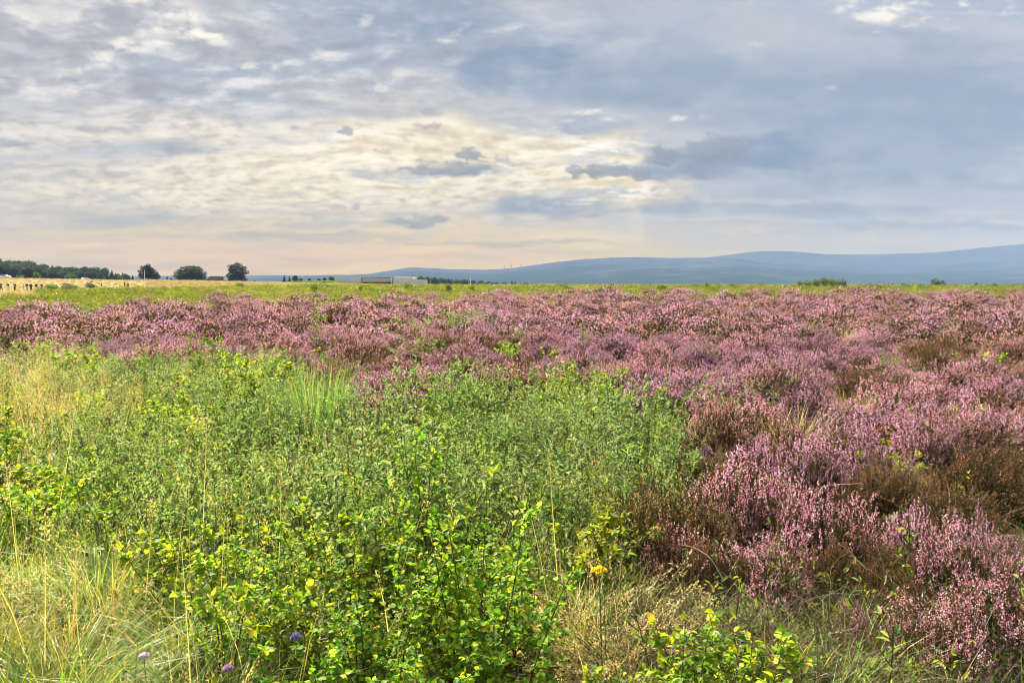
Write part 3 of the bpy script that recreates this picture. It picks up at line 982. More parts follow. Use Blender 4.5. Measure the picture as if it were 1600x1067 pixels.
HEA = {k: [make_heather(k, 1500, .36, .38, 14, .0066, 4, lump=.15, bloom_frac=bf, sl=(.045, .095)), make_heather(k, 1500, .40, .34, 14, .0066, 4, lump=.2, bloom_frac=bf, sl=(.045, .09)), make_heather(k, 1350, .33, .41, 14, .0066, 4, lump=.17, bloom_frac=bf, sl=(.05, .10))]
       for k, bf in (('pink', .86), ('mauve', .9), ('faded', .75), ('brown', .6), ('straw', .5))}
TUS = {k: make_tussock(k) for k in ('green', 'straw', 'blue', 'rush', 'dry_rush')}
SEED = [make_seedgrass(42, .72, STRAW[:3], .16, 26), make_seedgrass(34, .80, STRAW[:3], .18, 26, .18, .3)]
SEEDG = make_seedgrass(60, .42, [(0.56, 0.43, 0.16), (0.62, 0.50, 0.22)], .11, 40, .55, .8, 40, .010)
STALK = [make_stalk() for _ in range(4)]


# ------------------------------------------------------------------ scattering that nobody could count
def gn_scatter(kinds):
    ng = bpy.data.node_groups.new('scatter', 'GeometryNodeTree')
    ng.interface.new_socket('Geometry', in_out='INPUT', socket_type='NodeSocketGeometry')
    ng.interface.new_socket('Geometry', in_out='OUTPUT', socket_type='NodeSocketGeometry')
    N, Lk = ng.nodes, ng.links
    gi, go = N.new('NodeGroupInput'), N.new('NodeGroupOutput')

    def attr(name, ty):
        n = N.new('GeometryNodeInputNamedAttribute'); n.data_type = ty
        n.inputs['Name'].default_value = name
        return n.outputs['Attribute']
    pid = attr('pid', 'INT')

    def part(k):
        c = N.new('FunctionNodeCompare'); c.data_type = 'INT'; c.operation = 'EQUAL'
        Lk.new(pid, c.inputs[2]); c.inputs[3].default_value = k
        s = N.new('GeometryNodeSeparateGeometry'); s.domain = 'POINT'
        Lk.new(gi.outputs[0], s.inputs['Geometry']); Lk.new(c.outputs[0], s.inputs['Selection'])
        return s.outputs['Selection']
    join = N.new('GeometryNodeJoinGeometry')
    for k in range(1, kinds + 1):
        g = N.new('GeometryNodeGeometryToInstance')
        Lk.new(part(k), g.inputs[0]); Lk.new(g.outputs[0], join.inputs[0])
    iop = N.new('GeometryNodeInstanceOnPoints')
    Lk.new(part(0), iop.inputs['Points']); Lk.new(join.outputs[0], iop.inputs['Instance'])
    iop.inputs['Pick Instance'].default_value = True
    Lk.new(attr('var', 'INT'), iop.inputs['Instance Index'])
    Lk.new(attr('rot', 'FLOAT_VECTOR'), iop.inputs['Rotation'])
    Lk.new(attr('scl', 'FLOAT_VECTOR'), iop.inputs['Scale'])
    Lk.new(iop.outputs[0], go.inputs[0])
    return ng


NG = {k: gn_scatter(k) for k in (2, 3, 4)}


def stuff(name, protos, mats, pts, scl, zs=1.0, tilt=.12, label=None):
    """one object: up to four clump shapes set out at pts (n,3)"""
    big = MB(); pid = []
    for k, mb in enumerate(protos):
        V, C = mb.arrays()
        off = big.n
        big.v.append(V); big.c.append(C)
        for f, m in zip(mb.f, mb.m): big.f.append(f + off); big.m.append(m)
        big.n += len(V); pid += [k + 1] * len(V)
    n = len(pts)
    big.v.append(np.asarray(pts)); big.c.append(np.zeros((n, 3)))
    total = big.n + n
    pid = np.array(pid + [0] * n, np.int32)
    var = np.zeros(total, np.int32); var[-n:] = rng.integers(0, len(protos), n)
    rot = np.zeros((total, 3), np.float32); rot[-n:, 2] = U(0, 6.28, n); rot[-n:, :2] = rng.normal(size=(n, 2)) * tilt
    sc = np.ones((total, 3), np.float32); sc[-n:] = np.asarray(scl)[:, None]; sc[-n:, 2] *= zs * U(.7, 1.3, n)
    me = big.mesh(name, mats, False, {'pid': ('INT', pid), 'var': ('INT', var)})
    for nm, arr in (('rot', rot), ('scl', sc)):
        q = me.attributes.new(nm, 'FLOAT_VECTOR', 'POINT'); q.data.foreach_set('vector', arr.ravel())
    o = obj(name, me)
    md = o.modifiers.new('scatter', 'NODES'); md.node_group = NG[len(protos)]
    return props(o, kind='stuff')


def polar(r0, r1, sp0, growth, amax=42, jit=.5):
    """jittered points over the view wedge, spacing sp0 + growth * r"""
    out = []
    r = r0
    while r < r1:
        s = sp0 + growth * r
        m = max(2, int(2 * R(amax) * r / s))
        a = (np.arange(m) + .5 + U(-jit, jit, m)) / m * 2 * R(amax) - R(amax)
        q = r + U(-jit, jit, m) * s
        out.append(np.stack([q * np.sin(a), q * np.cos(a)], -1))
        r += s * .87
    return np.concatenate(out)


# where the green scrub in front gives way to the heather (photo pixels at plant-top height)
GB_U = [-400, 0, 110, 200, 330, 430, 520, 560, 640, 720, 790, 900, 1000, 1050, 1085]
GB_V = [520, 522, 545, 556, 558, 562, 590, 622, 622, 605, 590, 588, 600, 640, 720]
RB_V = [560, 640, 720, 760, 800, 850, 900, 960, 1067, 1400]
RB_U = [1000, 1055, 1085, 1050, 965, 910, 880, 870, 860, 840]


def is_green(u, v):
    return (v > np.interp(u, GB_U, GB_V)) & (u < np.interp(v, RB_V, RB_U))


# edge of the flowering heather at the back, and the pale-green scrub beyond
HE_U = [-500, 0, 90, 140, 230, 330, 420, 520, 560, 640, 720, 900, 1000, 1250, 1600, 2100]
HE_V = [482, 482, 484, 482, 474, 471, 469, 470, 468, 466, 464, 461, 463, 460, 459, 458]

# ------------------------------------------------------------------ heather carpet and single heather bushes
cand = polar(2.5, 95, .52, .0225, 43)
cz = G(cand[:, 0], cand[:, 1])
cu, cv = proj(cand[:, 0], cand[:, 1], cz + .38)
dist = np.hypot(cand[:, 0], cand[:, 1])
edge = np.interp(cu, HE_U, HE_V) + 4 * np.sin(cu * .045 + 1) + 3 * np.sin(cu * .11)
ok = (~is_green(cu, cv)) & (cv > edge) & (cu > -420) & (cu < 2050)
# thin places: brown litter lower right, golden grass beside it
bare = ((cu > 1000) & (cu < 1290) & (cv > 885)) | ((cu > 1205) & (cu < 1460) & (cv > 845) & (cv < 1015)) | ((cu > 860) & (cu < 1080) & (cv > 830)) | ((cu > 1225) & (cu < 1420) & (cv > 865)) | ((cu > 1030) & (cu < 1260) & (cv > 905)) | ((cu > 1150) & (cu < 1290) & (cv > 600) & (cv < 690) & (rng.random(len(cu)) < .45))
ok &= ~bare
ok &= (rng.random(len(cu)) > .05) & (wob(cand[:, 0], cand[:, 1], 1.35, 5.5) < .86)
ok &= ~((cu > 960) & (cv > 690) & (rng.random(len(cu)) < .35))
cand, cz, cu, cv, dist = cand[ok], cz[ok], cu[ok], cv[ok], dist[ok]
patchy = wob(cand[:, 0], cand[:, 1], .55, 3.3) + .5 * wob(cand[:, 0], cand[:, 1], .21, 8.1)
order = np.argsort(dist)
N_THINGS = 285
near = order[:N_THINGS]; far = order[N_THINGS:]

# the bushes one can point at: (u, top v, height, width, kind, label)
SPECIAL = [
    (1165, 727, .58, .62, 'pink', "tallest pale pink heather dome beside the dry golden heather"),
    (1285, 776, .48, .58, 'pink', "low pink heather lobe joined to the side of the tallest dome"),
    (1215, 775, .46, .55, 'pink', "pink heather bush right in front of the tallest dome"),
    (1062, 836, .36, .42, 'faded', "small rusty pink heather bush at the foot of the dry golden heather"),
    (1330, 664, .56, .62, 'mauve', "bright mauve heather bush beside the yellow birch shoots"),
    (1268, 694, .48, .55, 'mauve', "mauve heather bush with a dark underside behind the low pink lobe"),
    (1372, 704, .44, .45, 'mauve', "small mauve heather bush just below the yellow birch shoots"),
    (1438, 810, .42, .40, 'mauve', "violet heather clump with a pointed top above the bare stems"),
    (1536, 816, .42, .30, 'mauve', "smallest violet heather clump, near the bleached twigs"),
    (1500, 850, .42, .50, 'pink', "pale pink heather bush leaning over the bare brown stems"),
    (1570, 922, .42, .55, 'pink', "pink heather bush cut by the frame at the lower corner"),
    (1472, 968, .34, .45, 'pink', "pink heather bush under the pale pink one, its stems bare below"),
    (1205, 868, .34, .50, 'pink', "low pink heather fringe hanging at the foot of the tallest dome"),
    (1110, 868, .30, .38, 'brown', "brown withered heather low beside the rusty pink bush"),
    (1305, 872, .30, .40, 'brown', "brown withered heather at the foot of the low pink lobe"),
    (1400, 872, .30, .42, 'brown', "brown withered heather between low pink lobe and pale pink bush"),
    (1425, 930, .24, .40, 'brown', "flat brown withered heather in the middle of the bare stems"),
    (1335, 968, .24, .20, 'pink', "tiny pink heather sprig alone among bare brown stems"),
    (1118, 638, .50, .62, 'faded', "faded pink heather mound beside the end of the willow thicket"),
    (1182, 700, .36, .42, 'mauve', "small grey-purple heather bush between the faded mound and the tallest dome"),
    (1236, 662, .44, .60, 'faded', "rusty pink heather mound in front of the buff rush tuft"),
    (1445, 662, .50, .62, 'mauve', "purple heather bush behind the red-brown withered one"),
    (1540, 648, .50, .75, 'mauve', "wide purple heather bush by the frame edge above the red-brown one"),
    (1020, 600, .5, .9, 'mauve', "vivid magenta heather bush just behind the willow thicket"),
    (905, 560, .5, .9, 'mauve', "deep mauve heather bush with a dark underside behind the thicket"),
    (640, 575, .48, 1.0, 'pink', "pink heather bush behind the rush tuft, spilling into the green scrub"),
    (585, 625, .40, .7, 'faded', "dull wine-red heather bush poking out of the green scrub"),
    (1405, 732, .40, .60, 'brown', "rust-brown withered heather bush under the yellow birch shoots"),
    (1362, 752, .32, .45, 'brown', "dark brown withered heather behind the low pink lobe"),
    (1525, 712, .46, .70, 'brown', "broad red-brown withered heather bush at the frame edge"),
    (1490, 775, .34, .60, 'brown', "low brown withered heather below the red-brown one"),
    (1030, 758, .52, .70, 'straw', "straw-coloured dry heather bush between willow thicket and tallest pink dome"),
    (1080, 790, .40, .50, 'straw', "low golden dry heather at the side of the tallest pink dome"),
    (1120, 715, .34, .50, 'straw', "yellowish dry heather in front of the faded pink mound"),
    (1560, 585, .50, 1.0, 'mauve', "strongest violet heather bush beside a dark hollow"),
    (1370, 580, .50, 1.1, 'brown', "brownish heather mound with a dark hollow at its side"),
]
sp_xy = []
for (u, v, h, w, kind, lab) in SPECIAL:
    x, y = at(u, v, h)
    sp_xy.append((x, y, w))
    var = HEA[kind][random.randrange(3)]
    sx = w / .72; szz = h / .40
    t = plant('heather_bush', lab, 'heather', var, (x, y, Gf(x, y)), random.uniform(0, 6.28), (sx * 1.1, sx * 1.1, szz * 1.08))
sp_xy = np.array(sp_xy)


def hkind(i):
    u, v, q = cu[i], cv[i], patchy[i] + rng.normal() * .35
    if u > 1350 and 700 < v < 800: return 'brown'
    if q > .70: return 'brown' if rng.random() < .6 else 'faded'
    if q > .42: return 'faded'
    if q < -.15: return 'mauve'
    return 'pink'


ZONE_LABEL = {
    'pink': "pale pink heather bush in the heather carpet",
    'mauve': "mauve heather bush in the heather carpet",
    'faded': "faded pink heather bush in the heather carpet",
    'brown': "brown withered heather bush in the heather carpet",
    'straw': "low straw-coloured dry heather plant",
}


def hzone(i):
    u, v = cu[i], cv[i]
    if u > 1000 and v > 700: return "near the lower corner by the bare stems"
    if u > 1060: return "beyond the end of the willow thicket"
    if u > 520: return "behind the willow thicket"
    return "behind the weedy green scrub"


for i in near:
    x, y = cand[i]
    if np.any(np.hypot(sp_xy[:, 0] - x, sp_xy[:, 1] - y) < sp_xy[:, 2] * .40): continue
    kd = hkind(i); zn = hzone(i)
    corner = cu[i] > 960 and cv[i] > 690
    if corner: kd = 'straw' if (cu[i] < 1150 or rng.random() < .35) else 'brown'
    lab = ZONE_LABEL[kd] + ' ' + zn
    s = random.uniform(.72, 1.25) * (1 - .22 * max(-1, min(1, math.sin(x * 2.1 + 1) * math.cos(y * 1.7))))
    if corner: s *= .62
    plant('heather_bush', lab, 'heather', HEA[kd][random.randrange(3)], (x, y, cz[i]), random.uniform(0, 6.28),
          (s * 1.12, s * 1.12, s * random.uniform(.8, 1.15) * (.72 if dist[i] < 3.2 else 1)), kd + ' heather bushes ' + zn, (random.gauss(0, .08), random.gauss(0, .08)))

fp = []
for k, nsp in (('pink', 230), ('mauve', 220), ('mauve', 220), ('faded', 200)):
    s_, b_ = make_heather(k, int(nsp * 1.9), .40, .36, 7, .0125, 2, stemn=0, sl=(.04, .08), bloom_frac=.88, parts=False, lump=.22)
    # merge: stems/leaves slot 0/1, bloom slot 2
    V, C = b_.arrays(); off = s_.n
    for f in b_.f: s_.f.append(f + off); s_.m.append(np.full(len(f), 2))
    s_.v.append(V); s_.c.append(C); s_.n += len(V)
    fp.append(s_)
fx = cand[far]; fs_ = U(.8, 1.4, len(far)) * (1 + np.clip(dist[far] - 10, 0, 80) * .012) * (1 + .3 * patchy[far])
stuff('heather', fp, [M_STEM, M_HLEAF, M_BLOOMFAR], np.column_stack([fx, cz[far]]), fs_, .95)
print('heather far', len(far))
# low dark heather shoots and moss that fill the ground between the cushions
uc = polar(2.4, 75, .34, .021, 43)
ucz = G(uc[:, 0], uc[:, 1]); uu_, uv_ = proj(uc[:, 0], uc[:, 1], ucz + .12)
k_ = (~is_green(uu_, uv_)) & (uv_ > np.interp(uu_, HE_U, HE_V) + 4)
uc, ucz = uc[k_], ucz[k_]
up = []
for kd_ in ('brown', 'brown', 'faded'):
    s_, b_ = make_heather(kd_, 260, .42, .15, 5, .0095, 5, stemn=0, sl=(.05, .10), bloom_frac=.45, parts=False, lump=.3)
    V, C = b_.arrays(); off = s_.n
    for f in b_.f: s_.f.append(f + off); s_.m.append(np.full(len(f), 2))
    s_.v.append(V); s_.c.append(C); s_.n += len(V)
    up.append(s_)
stuff('heath_undergrowth', up, [M_STEM, M_HLEAF, M_BLOOM], np.column_stack([uc, ucz]), U(.7, 1.3, len(uc)) * (1 + np.clip(np.hypot(uc[:, 0], uc[:, 1]) - 10, 0, 80) * .012))

# ------------------------------------------------------------------ green scrub in front: willow, birch, grass
gc = polar(1.25, 14, .21, .024, 50)
gz = G(gc[:, 0], gc[:, 1])
gu, gv = proj(gc[:, 0], gc[:, 1], gz + .5)
gk = is_green(gu, gv) & (gu > -700) & (np.hypot(gc[:, 0], gc[:, 1]) > 1.35)
gc, gz, gu, gv = gc[gk], gz[gk], gu[gk], gv[gk]
print('green', len(gc))
SHR = {
    'willow': ("grey-green creeping willow bush in the thicket in front of the heather", 'willow shrub', 'willow_shrub'),
    'willow_y': ("yellow-green young willow bush in the weedy scrub beside the straw grass", 'willow shrub', 'willow_shrub'),
    'birch': ("bright green birch sapling in the leafy clump at the foot of the thicket", 'birch sapling', 'birch_sapling'),
    'birch_y': ("yellowing birch sapling among the weeds and straw grass", 'birch sapling', 'birch_sapling'),
    'tussock': ("grass tussock of green and straw blades between the saplings", 'grass tussock', 'grass_tussock'),
    'seed': ("tall bleached grass tuft with loose seed heads standing in the green scrub", 'grass tuft', 'grass_tuft'),
}
count = {}
for (x, y), z, u, v in zip(gc, gz, gu, gv):
    q = random.random()
    patch = wob(x, y, 1.5, 6.0)
    sc = random.uniform(.8, 1.15)
    if u < 330 and v > 840 or u < 240 and v > 775 or (u < 420 and v > 905):                       # golden grass corner
        kd = 'seed' if q < .16 else 'tussock' if q < .86 else 'willow_y' if q < .93 else None
        sc *= 1.2 if kd == 'tussock' else .85
    elif u < 110 and v < 660:                     # pale grass by the frame edge
        kd = 'seed' if q < .45 else 'tussock' if q < .6 else 'willow_y' if q < .9 else 'birch_y'
    elif u < 170 and v < 860:
        kd = 'birch_y' if q < .5 else 'willow_y' if q < .85 else 'seed'
    elif 600 < u < 870 and v > 760 or (480 < u < 870 and v > 850):
        kd = 'birch' if q < .66 else 'birch_y' if q < .78 else 'willow_y' if q < .88 else 'seed' if q < .93 else 'tussock'
        sc *= random.uniform(.78, 1.02)
    elif u > 830 and v > 800:
        kd = 'tussock' if q < .7 else 'seed'
    elif u > 560 and v < 780:
        kd = 'willow' if q < .66 else 'birch' if q < .78 else 'willow_y' if q < .95 else 'seed'
        sc *= random.uniform(.75, 1.22)
        if 900 < u < 1010 and 600 < v < 680: kd = 'willow_g'
    elif v < 800:
        if patch > .15: kd = 'willow' if q < .62 else 'willow_y' if q < .84 else 'birch_y' if q < .93 else 'seed'
        else: kd = 'willow_y' if q < .38 else 'birch' if q < .58 else 'birch_y' if q < .78 else 'willow' if q < .93 else 'seed'
    else:
        kd = 'birch_y' if q < .44 else 'birch' if q < .62 else 'willow_y' if q < .78 else 'tussock' if q < .94 else 'seed'
        sc *= .9
    if kd is None: continue
    parts = {'willow': WIL, 'willow_y': WILY, 'willow_g': WILG, 'birch': BIRCH, 'birch_y': BIRCHY, 'seed': SEED,
             'tussock': [TUS['straw'], TUS['straw'], TUS['green']] if u < 330 else [TUS['green'], TUS['straw'], TUS['blue']]}[kd]
    if kd == 'willow_g': kd = 'willow'
    lab, cat, nm = SHR[kd]
    if kd == 'tussock' and u < 330: lab, grp = "dry golden grass tussock in the grassy lower corner below the weeds", 'tussocks in the golden corner'
    elif kd == 'seed' and u < 330 and v > 840: lab, grp = "bleached seeding grass tuft in the grassy lower corner below the weeds", 'seeding tufts in the golden corner'
    elif kd == 'birch_y' and u < 330 and v > 840: lab, grp = "small yellowing birch sapling in the grassy lower corner", 'birch saplings in the golden corner'
    elif kd == 'tussock' and u > 830: lab, grp = "grass tussock of green and straw blades between birch clump and largest pink heather", 'tussocks beside the pink heather'
    elif kd == 'seed' and u > 830: lab, grp = "bleached seeding grass tuft between birch clump and largest pink heather", 'seeding tufts beside the pink heather'
    else: grp = kd + ' plants of the front scrub'
    # low plants in front are shorter so that the ones behind show
    d = math.hypot(x, y)
    if d < 2.6: sc *= .70 + .30 * max(0, (d - 1.35) / 1.25)
    plant(nm, lab, cat, random.choice(parts), (x, y, z), random.uniform(0, 6.28), (sc, sc, sc * random.uniform(.85, 1.12)), grp,
          (random.gauss(0, .06), random.gauss(0, .06)))
    count[kd] = count.get(kd, 0) + 1
print(count)


def special(name, cat, parts, u, v, h, h0, label, wide=1.0, rz=None, tilt=(0, 0), group=None):
    x, y = at(u, v, h)
    s = h / h0
    return plant(name, label, cat, parts, (x, y, Gf(x, y)), random.uniform(0, 6.28) if rz is None else rz, (s * wide, s * wide, s), group, tilt)


special('rush_tuft', 'rush tuft', TUS['rush'], 492, 545, .98, .78, "tall bright green rush tuft standing out of the scrub in front of the heather", .95)
special('rush_tuft', 'rush tuft', TUS['dry_rush'], 1235, 622, .58, .55, "buff dry rush tuft in the heather beyond the willow thicket", 1.25)
special('rush_tuft', 'rush tuft', TUS['dry_rush'], 1330, 600, .50, .55, "olive dry rush tuft leaning over the heather near the buff one", 1.0)
special('grass_tussock', 'grass tussock', TUS['blue'], 235, 795, .50, .45, "blue-green fine-leaved grass tussock in the middle of the weeds", 1.25)
special('grass_tussock', 'grass tussock', TUS['blue'], 395, 865, .42, .45, "arching grey-green grass tussock above the golden corner", 1.2)
for (u, v, h) in ((905, 862, .45), (960, 880, .46), (930, 930, .40), (990, 925, .42), (890, 960, .36), (1010, 980, .36), (950, 1000, .33)):
    special('grass_tuft', 'grass tuft', SEEDG, u, v, h, .40, "golden grass tuft with nodding seed heads between birch clump and pink heather", 1.0, group='golden nodding grass tufts')
special('birch_sapling', 'birch sapling', BIRCH[3], 722, 742, .92, .85, "tallest birch sapling of the leafy clump, its tip over the willows", .85)
special('birch_sapling', 'birch sapling', BIRCH[0], 640, 800, .72, .78, "bushy birch sapling beside the tallest one of the leafy clump", 1.1)
special('birch_sapling', 'birch sapling', BIRCHS, 1395, 662, .62, .34, "yellow-lit birch shoot rising out of mauve heather", .8)
special('birch_sapling', 'birch sapling', BIRCHS, 1462, 680, .56, .34, "second yellow birch shoot, thinner, among the mauve heather", .7)
special('birch_sapling', 'birch sapling', BIRCH[1], 1105, 965, .60, .70, "leafy birch sapling in front of the pink dome, reaching the frame bottom", 1.15)
special('birch_sapling', 'birch sapling', BIRCHY[0], 1180, 972, .56, .60, "birch sapling with pinkish young tips beside the leafy one in front of the dome", 1.0)
special('birch_sapling', 'birch sapling', BIRCH[2], 1060, 985, .52, .62, "small birch sapling between golden grass and the leafy one", 1.0)
special('birch_sapling', 'birch sapling', BIRCH[0], 1140, 1010, .46, .78, "lowest leafy birch sapling at the frame bottom in front of the pink dome", 1.1)
special('birch_sapling', 'birch sapling', BIRCHY[1], 1215, 1020, .40, .52, "yellow-green birch sapling at the frame bottom beside the bare stems", 1.0)
special('birch_sapling', 'birch sapling', BIRCHS, 1500, 612, .56, .34, "dark-leaved birch shoot in a gap of the purple heather", 1.1)
special('willow_shrub', 'willow shrub', WILG[0], 1198, 575, .58, .62, "dark green willow bush by itself in the heather", .95)
special('willow_shrub', 'willow shrub', WILG[0], 1120, 592, .56, .62, "fresh green low willow bush at the heather edge beyond the thicket", 1.5)
special('willow_shrub', 'willow shrub', WILY[0], 1150, 720, .36, .58, "low yellow-green willow growth beside the straw-coloured heather", 1.2)
for (u, v, lab) in ((1330, 830, "yellow-green willow shoot at the side of the largest pink dome"), (1235, 892, "willow shoot with long pale leaves below the pink dome"), (1158, 862, "pale willow shoot standing in front of the largest pink dome"),
                    (1380, 835, "willow shoot between the pink dome and the violet clump"), (1300, 888, "yellow willow shoot over the bare stems"), (1405, 850, "willow shoot beside the violet heather clump"),
                    (1250, 1010, "broad-leaved willow shoot below the tiny heather sprig"), (1400, 1040, "yellow willow shoot at the bottom under the bare stems"), (1480, 930, "green willow shoot in front of the pale pink corner bush"),
                    (1545, 905, "small yellow willow shoot in the corner heather")):
    special('willow_shoot', 'willow shoot', WSPROUT, u, v, .42, .24, lab, .85, tilt=(random.gauss(0, .1), random.gauss(0, .1)))
cr = random.Random(8)
for k in range(40):
    u, v = cr.uniform(1010, 1600), cr.uniform(800, 1050); h = cr.uniform(.30, .50)
    special('willow_shoot', 'willow shoot', WSPROUT, u, v, h, .24, "small yellow-green willow shoot among the dry stems of the lower corner", .9, tilt=(cr.gauss(0, .15), cr.gauss(0, .15)), group='willow shoots of the lower corner')
for k in range(58):
    u, v = cr.uniform(985, 1600), 810 + 260 * cr.random() ** .7; h = cr.uniform(.24, .42)
    pr = cr.choice([TUS['green'], TUS['green'], TUS['straw'], TUS['blue']])
    special('grass_tussock', 'grass tussock', pr, u, v, h, .42, "low thin grass tussock among the dry stems of the lower corner", cr.uniform(.8, 1.3), group='grass tussocks of the lower corner')
special('willow_shrub', 'willow shrub', WIL[1], 1320, 1010, .36, .6, "grey-green willow bush cut by the frame bottom under the bare stems", 1.1)
special('willow_shrub', 'willow shrub', WIL[3], 1420, 1030, .34, .64, "second willow bush at the frame bottom, left of the corner heather", 1.1)
# green bushes scattered through the heather
for (u, v, h, pr, h0, wd, lab) in (
        (648, 512, .75, WILY[1], .62, 1.5, "yellow-green bush standing alone in the heather behind the rush tuft"),
        (858, 528, .62, BIRCHS, .34, .8, "small lime-green birch in the middle of the heather"),
        (790, 525, .55, BIRCHY[0], .60, 1.0, "small yellow-green birch beside the lime-green one"),
        (915, 505, .70, WILY[0], .58, .6, "thin yellow-green willow in the heather beyond the lime-green birch"),
        (715, 545, .60, WILY[1], .62, 1.1, "spreading yellow-green willow at the heather edge behind the thicket"),
        (700, 480, .85, WILG[0], .62, 1.9, "wide green willow patch in the distant heather"),
        (745, 482, .80, WIL[0], .68, 1.6, "wide grey-green willow patch beside the green one in the distant heather"),
        (630, 487, .80, WILY[0], .58, 1.4, "yellow-green willow patch in the distant heather"),
        (820, 508, .6, WIL[1], .6, 1.0, "pale willow bush in the heather beyond the yellow-green birch"),
        (1525, 535, .65, BIRCHS, .34, 1.0, "lime-yellow birch sapling alone in the heather on the far slope"),
        (1480, 494, .7, WILY[0], .58, 1.0, "tiny yellow-green bush far off in the heather"),
        (1400, 545, .55, WIL[2], .74, 1.0, "grey willow bush in the heather below the brown mound"),
        (1315, 508, .6, TUS['dry_rush'], .55, 1.3, "buff grass patch in the distant heather"),
        (1100, 525, .6, WILY[1], .62, .9, "dull yellow willow in the heather near its middle"),
        (1150, 600, .5, WILY[0], .58, .8, "yellowish willow sprig beside the dark green bush"),
        (430, 560, .7, BIRCHY[1], .52, 1.2, "yellow birch sapling beside the rush tuft"),
        (385, 538, .75, BIRCHY[0], .60, .9, "yellow-green birch at the edge between scrub and heather"),
        (60, 520, .85, WILY[0], .58, 1.2, "yellow willow bush rising before the heather at the frame edge"),
        (130, 470, .9, WILG[0], .62, 1.4, "dark green bush at the far edge of the heather"),
        (290, 515, .55, BIRCHS, .34, .7, "tiny lime shoot in the heather behind the scrub"),
        (1270, 498, .6, WILY[0], .58, .9, "pale bush in the far heather before the scrub belt")):
    special('willow_shrub' if pr not in (BIRCHS, BIRCHY[0], BIRCHY[1], TUS['dry_rush']) else 'grass_tussock' if pr is TUS['dry_rush'] else 'birch_sapling',
            'shrub' if pr is not TUS['dry_rush'] else 'grass tussock', pr, u, v, h, h0, lab, wd)
# green plants pushing into the edge of the heather
er = random.Random(21)
for _ in range(64):
    u = er.uniform(-60, 1090); v = float(np.interp(u, GB_U, GB_V)) - abs(er.gauss(0, 26)) - 2
    if v < 480: continue
    h = er.uniform(.34, .58)
    x, y = at(u, v, h)
    pr, h0, nm = er.choice([(WIL[3], .64, 'willow_shrub'), (WILY[0], .58, 'willow_shrub'), (WILY[1], .62, 'willow_shrub'), (BIRCHY[0], .60, 'birch_sapling'), (BIRCH[2], .62, 'birch_sapling')])
    w = er.uniform(.8, 1.5) * h / h0
    plant(nm, "low willow bush growing in among the front edge of the heather" if nm == 'willow_shrub' else "low birch sapling growing in among the front edge of the heather", 'willow shrub' if nm == 'willow_shrub' else 'birch sapling',
          pr, (x, y, Gf(x, y)), er.uniform(0, 6.28), (w, w, h / h0), 'willows in the heather edge' if nm == 'willow_shrub' else 'birches in the heather edge')
# slender tall birch in the heather
SLIM = make_birch(1.5, 2, 20, 5, .04, [3, 4, 3, 1.5, .5, .1, .5], .05)
x, y = xat(505, 520, 13.5), 13.5
plant('young_birch', "slender tall young birch with sparse leaves alone in the heather before the long building", 'birch', SLIM, (x, y, Gf(x, y)), .7, 1.0)
x, y = xat(492, 520, 15.5), 15.5
plant('young_birch', "thinner young birch just behind the slender tall one", 'birch', SLIM, (x, y, Gf(x, y)), 2.9, .7)

# single tall stalks
for (u, v, h) in [(38, 712, .95), (48, 700, 1.0), (84, 690, 1.0), (150, 640, 1.0), (120, 745, .9), (205, 690, .95), (345, 745, .85), (332, 690, .95), (480, 770, .85), (560, 690, .95), (585, 655, 1.0),
                  (470, 720, .9), (420, 660, 1.0), (640, 680, .95), (250, 720, .95), (18, 640, 1.0), (64, 600, 1.0), (300, 640, 1.0), (520, 740, .85), (455, 850, .75), (160, 860, .75), (100, 800, .8), (60, 780, .85),
                  (285, 800, .8), (380, 790, .8), (610, 760, .85), (235, 600, 1.0), (12, 560, 1.0), (40, 545, 1.0), (90, 570, 1.0), (700, 700, .9), (870, 720, .85), (905, 745, .8), (880, 690, .9)]:
    x, y = at(u, v, h)
    plant('grass_stalk', "single straw-coloured grass stalk rising above the green scrub", 'grass stalk', random.choice(STALK), (x, y, Gf(x, y)), random.uniform(0, 6.28), h / 1.0,
          'single grass stalks above the scrub', (random.gauss(0, .12), random.gauss(0, .12)))
# bent white stems across the front
def arc(name, label, pts, r, col):
    P = []
    for (u, v, yy) in pts:
        P.append((xat(u, v, yy), yy, zat(v, u, yy)))
    P = np.array(P)
    t = np.linspace(0, len(P) - 1, 16)
    Q = np.stack([np.interp(t, np.arange(len(P)), P[:, i]) for i in range(3)], -1)
    Q = np.array([Q[max(0, i - 1):i + 2].mean(0) if 0 < i < 15 else Q[i] for i in range(16)])
    mb = MB(); tubes(mb, Q[None], np.linspace(r, r * .5, 16)[None], col, 5)
    o = obj(name, mb.mesh(name, M_GRASS))
    props(o, label, 'grass stem')


arc('bent_stalk', "long pale grass stem arching flat over the birch clump", [(893, 905, 2.75), (860, 890, 2.75), (790, 883, 2.75), (720, 891, 2.75)], .0017, (.50, .48, .22))
arc('bent_stalk', "straight pale grass stem slanting from the golden tuft up into the willows", [(892, 905, 2.9), (850, 825, 3.0), (815, 780, 3.1), (785, 740, 3.2)], .0015, (.52, .46, .28))
arc('bent_stalk', "white bent grass stem over the dark hollow behind the largest pink dome", [(1278, 775, 3.9), (1284, 760, 3.9), (1300, 757, 3.95), (1345, 755, 4.0)], .0022, (.55, .50, .42))
arc('bent_stalk', "pale bowed grass stem in front of the largest pink dome", [(1130, 905, 2.7), (1110, 870, 2.75), (1085, 855, 2.8), (1060, 850, 2.8)], .0017, (.52, .48, .36))


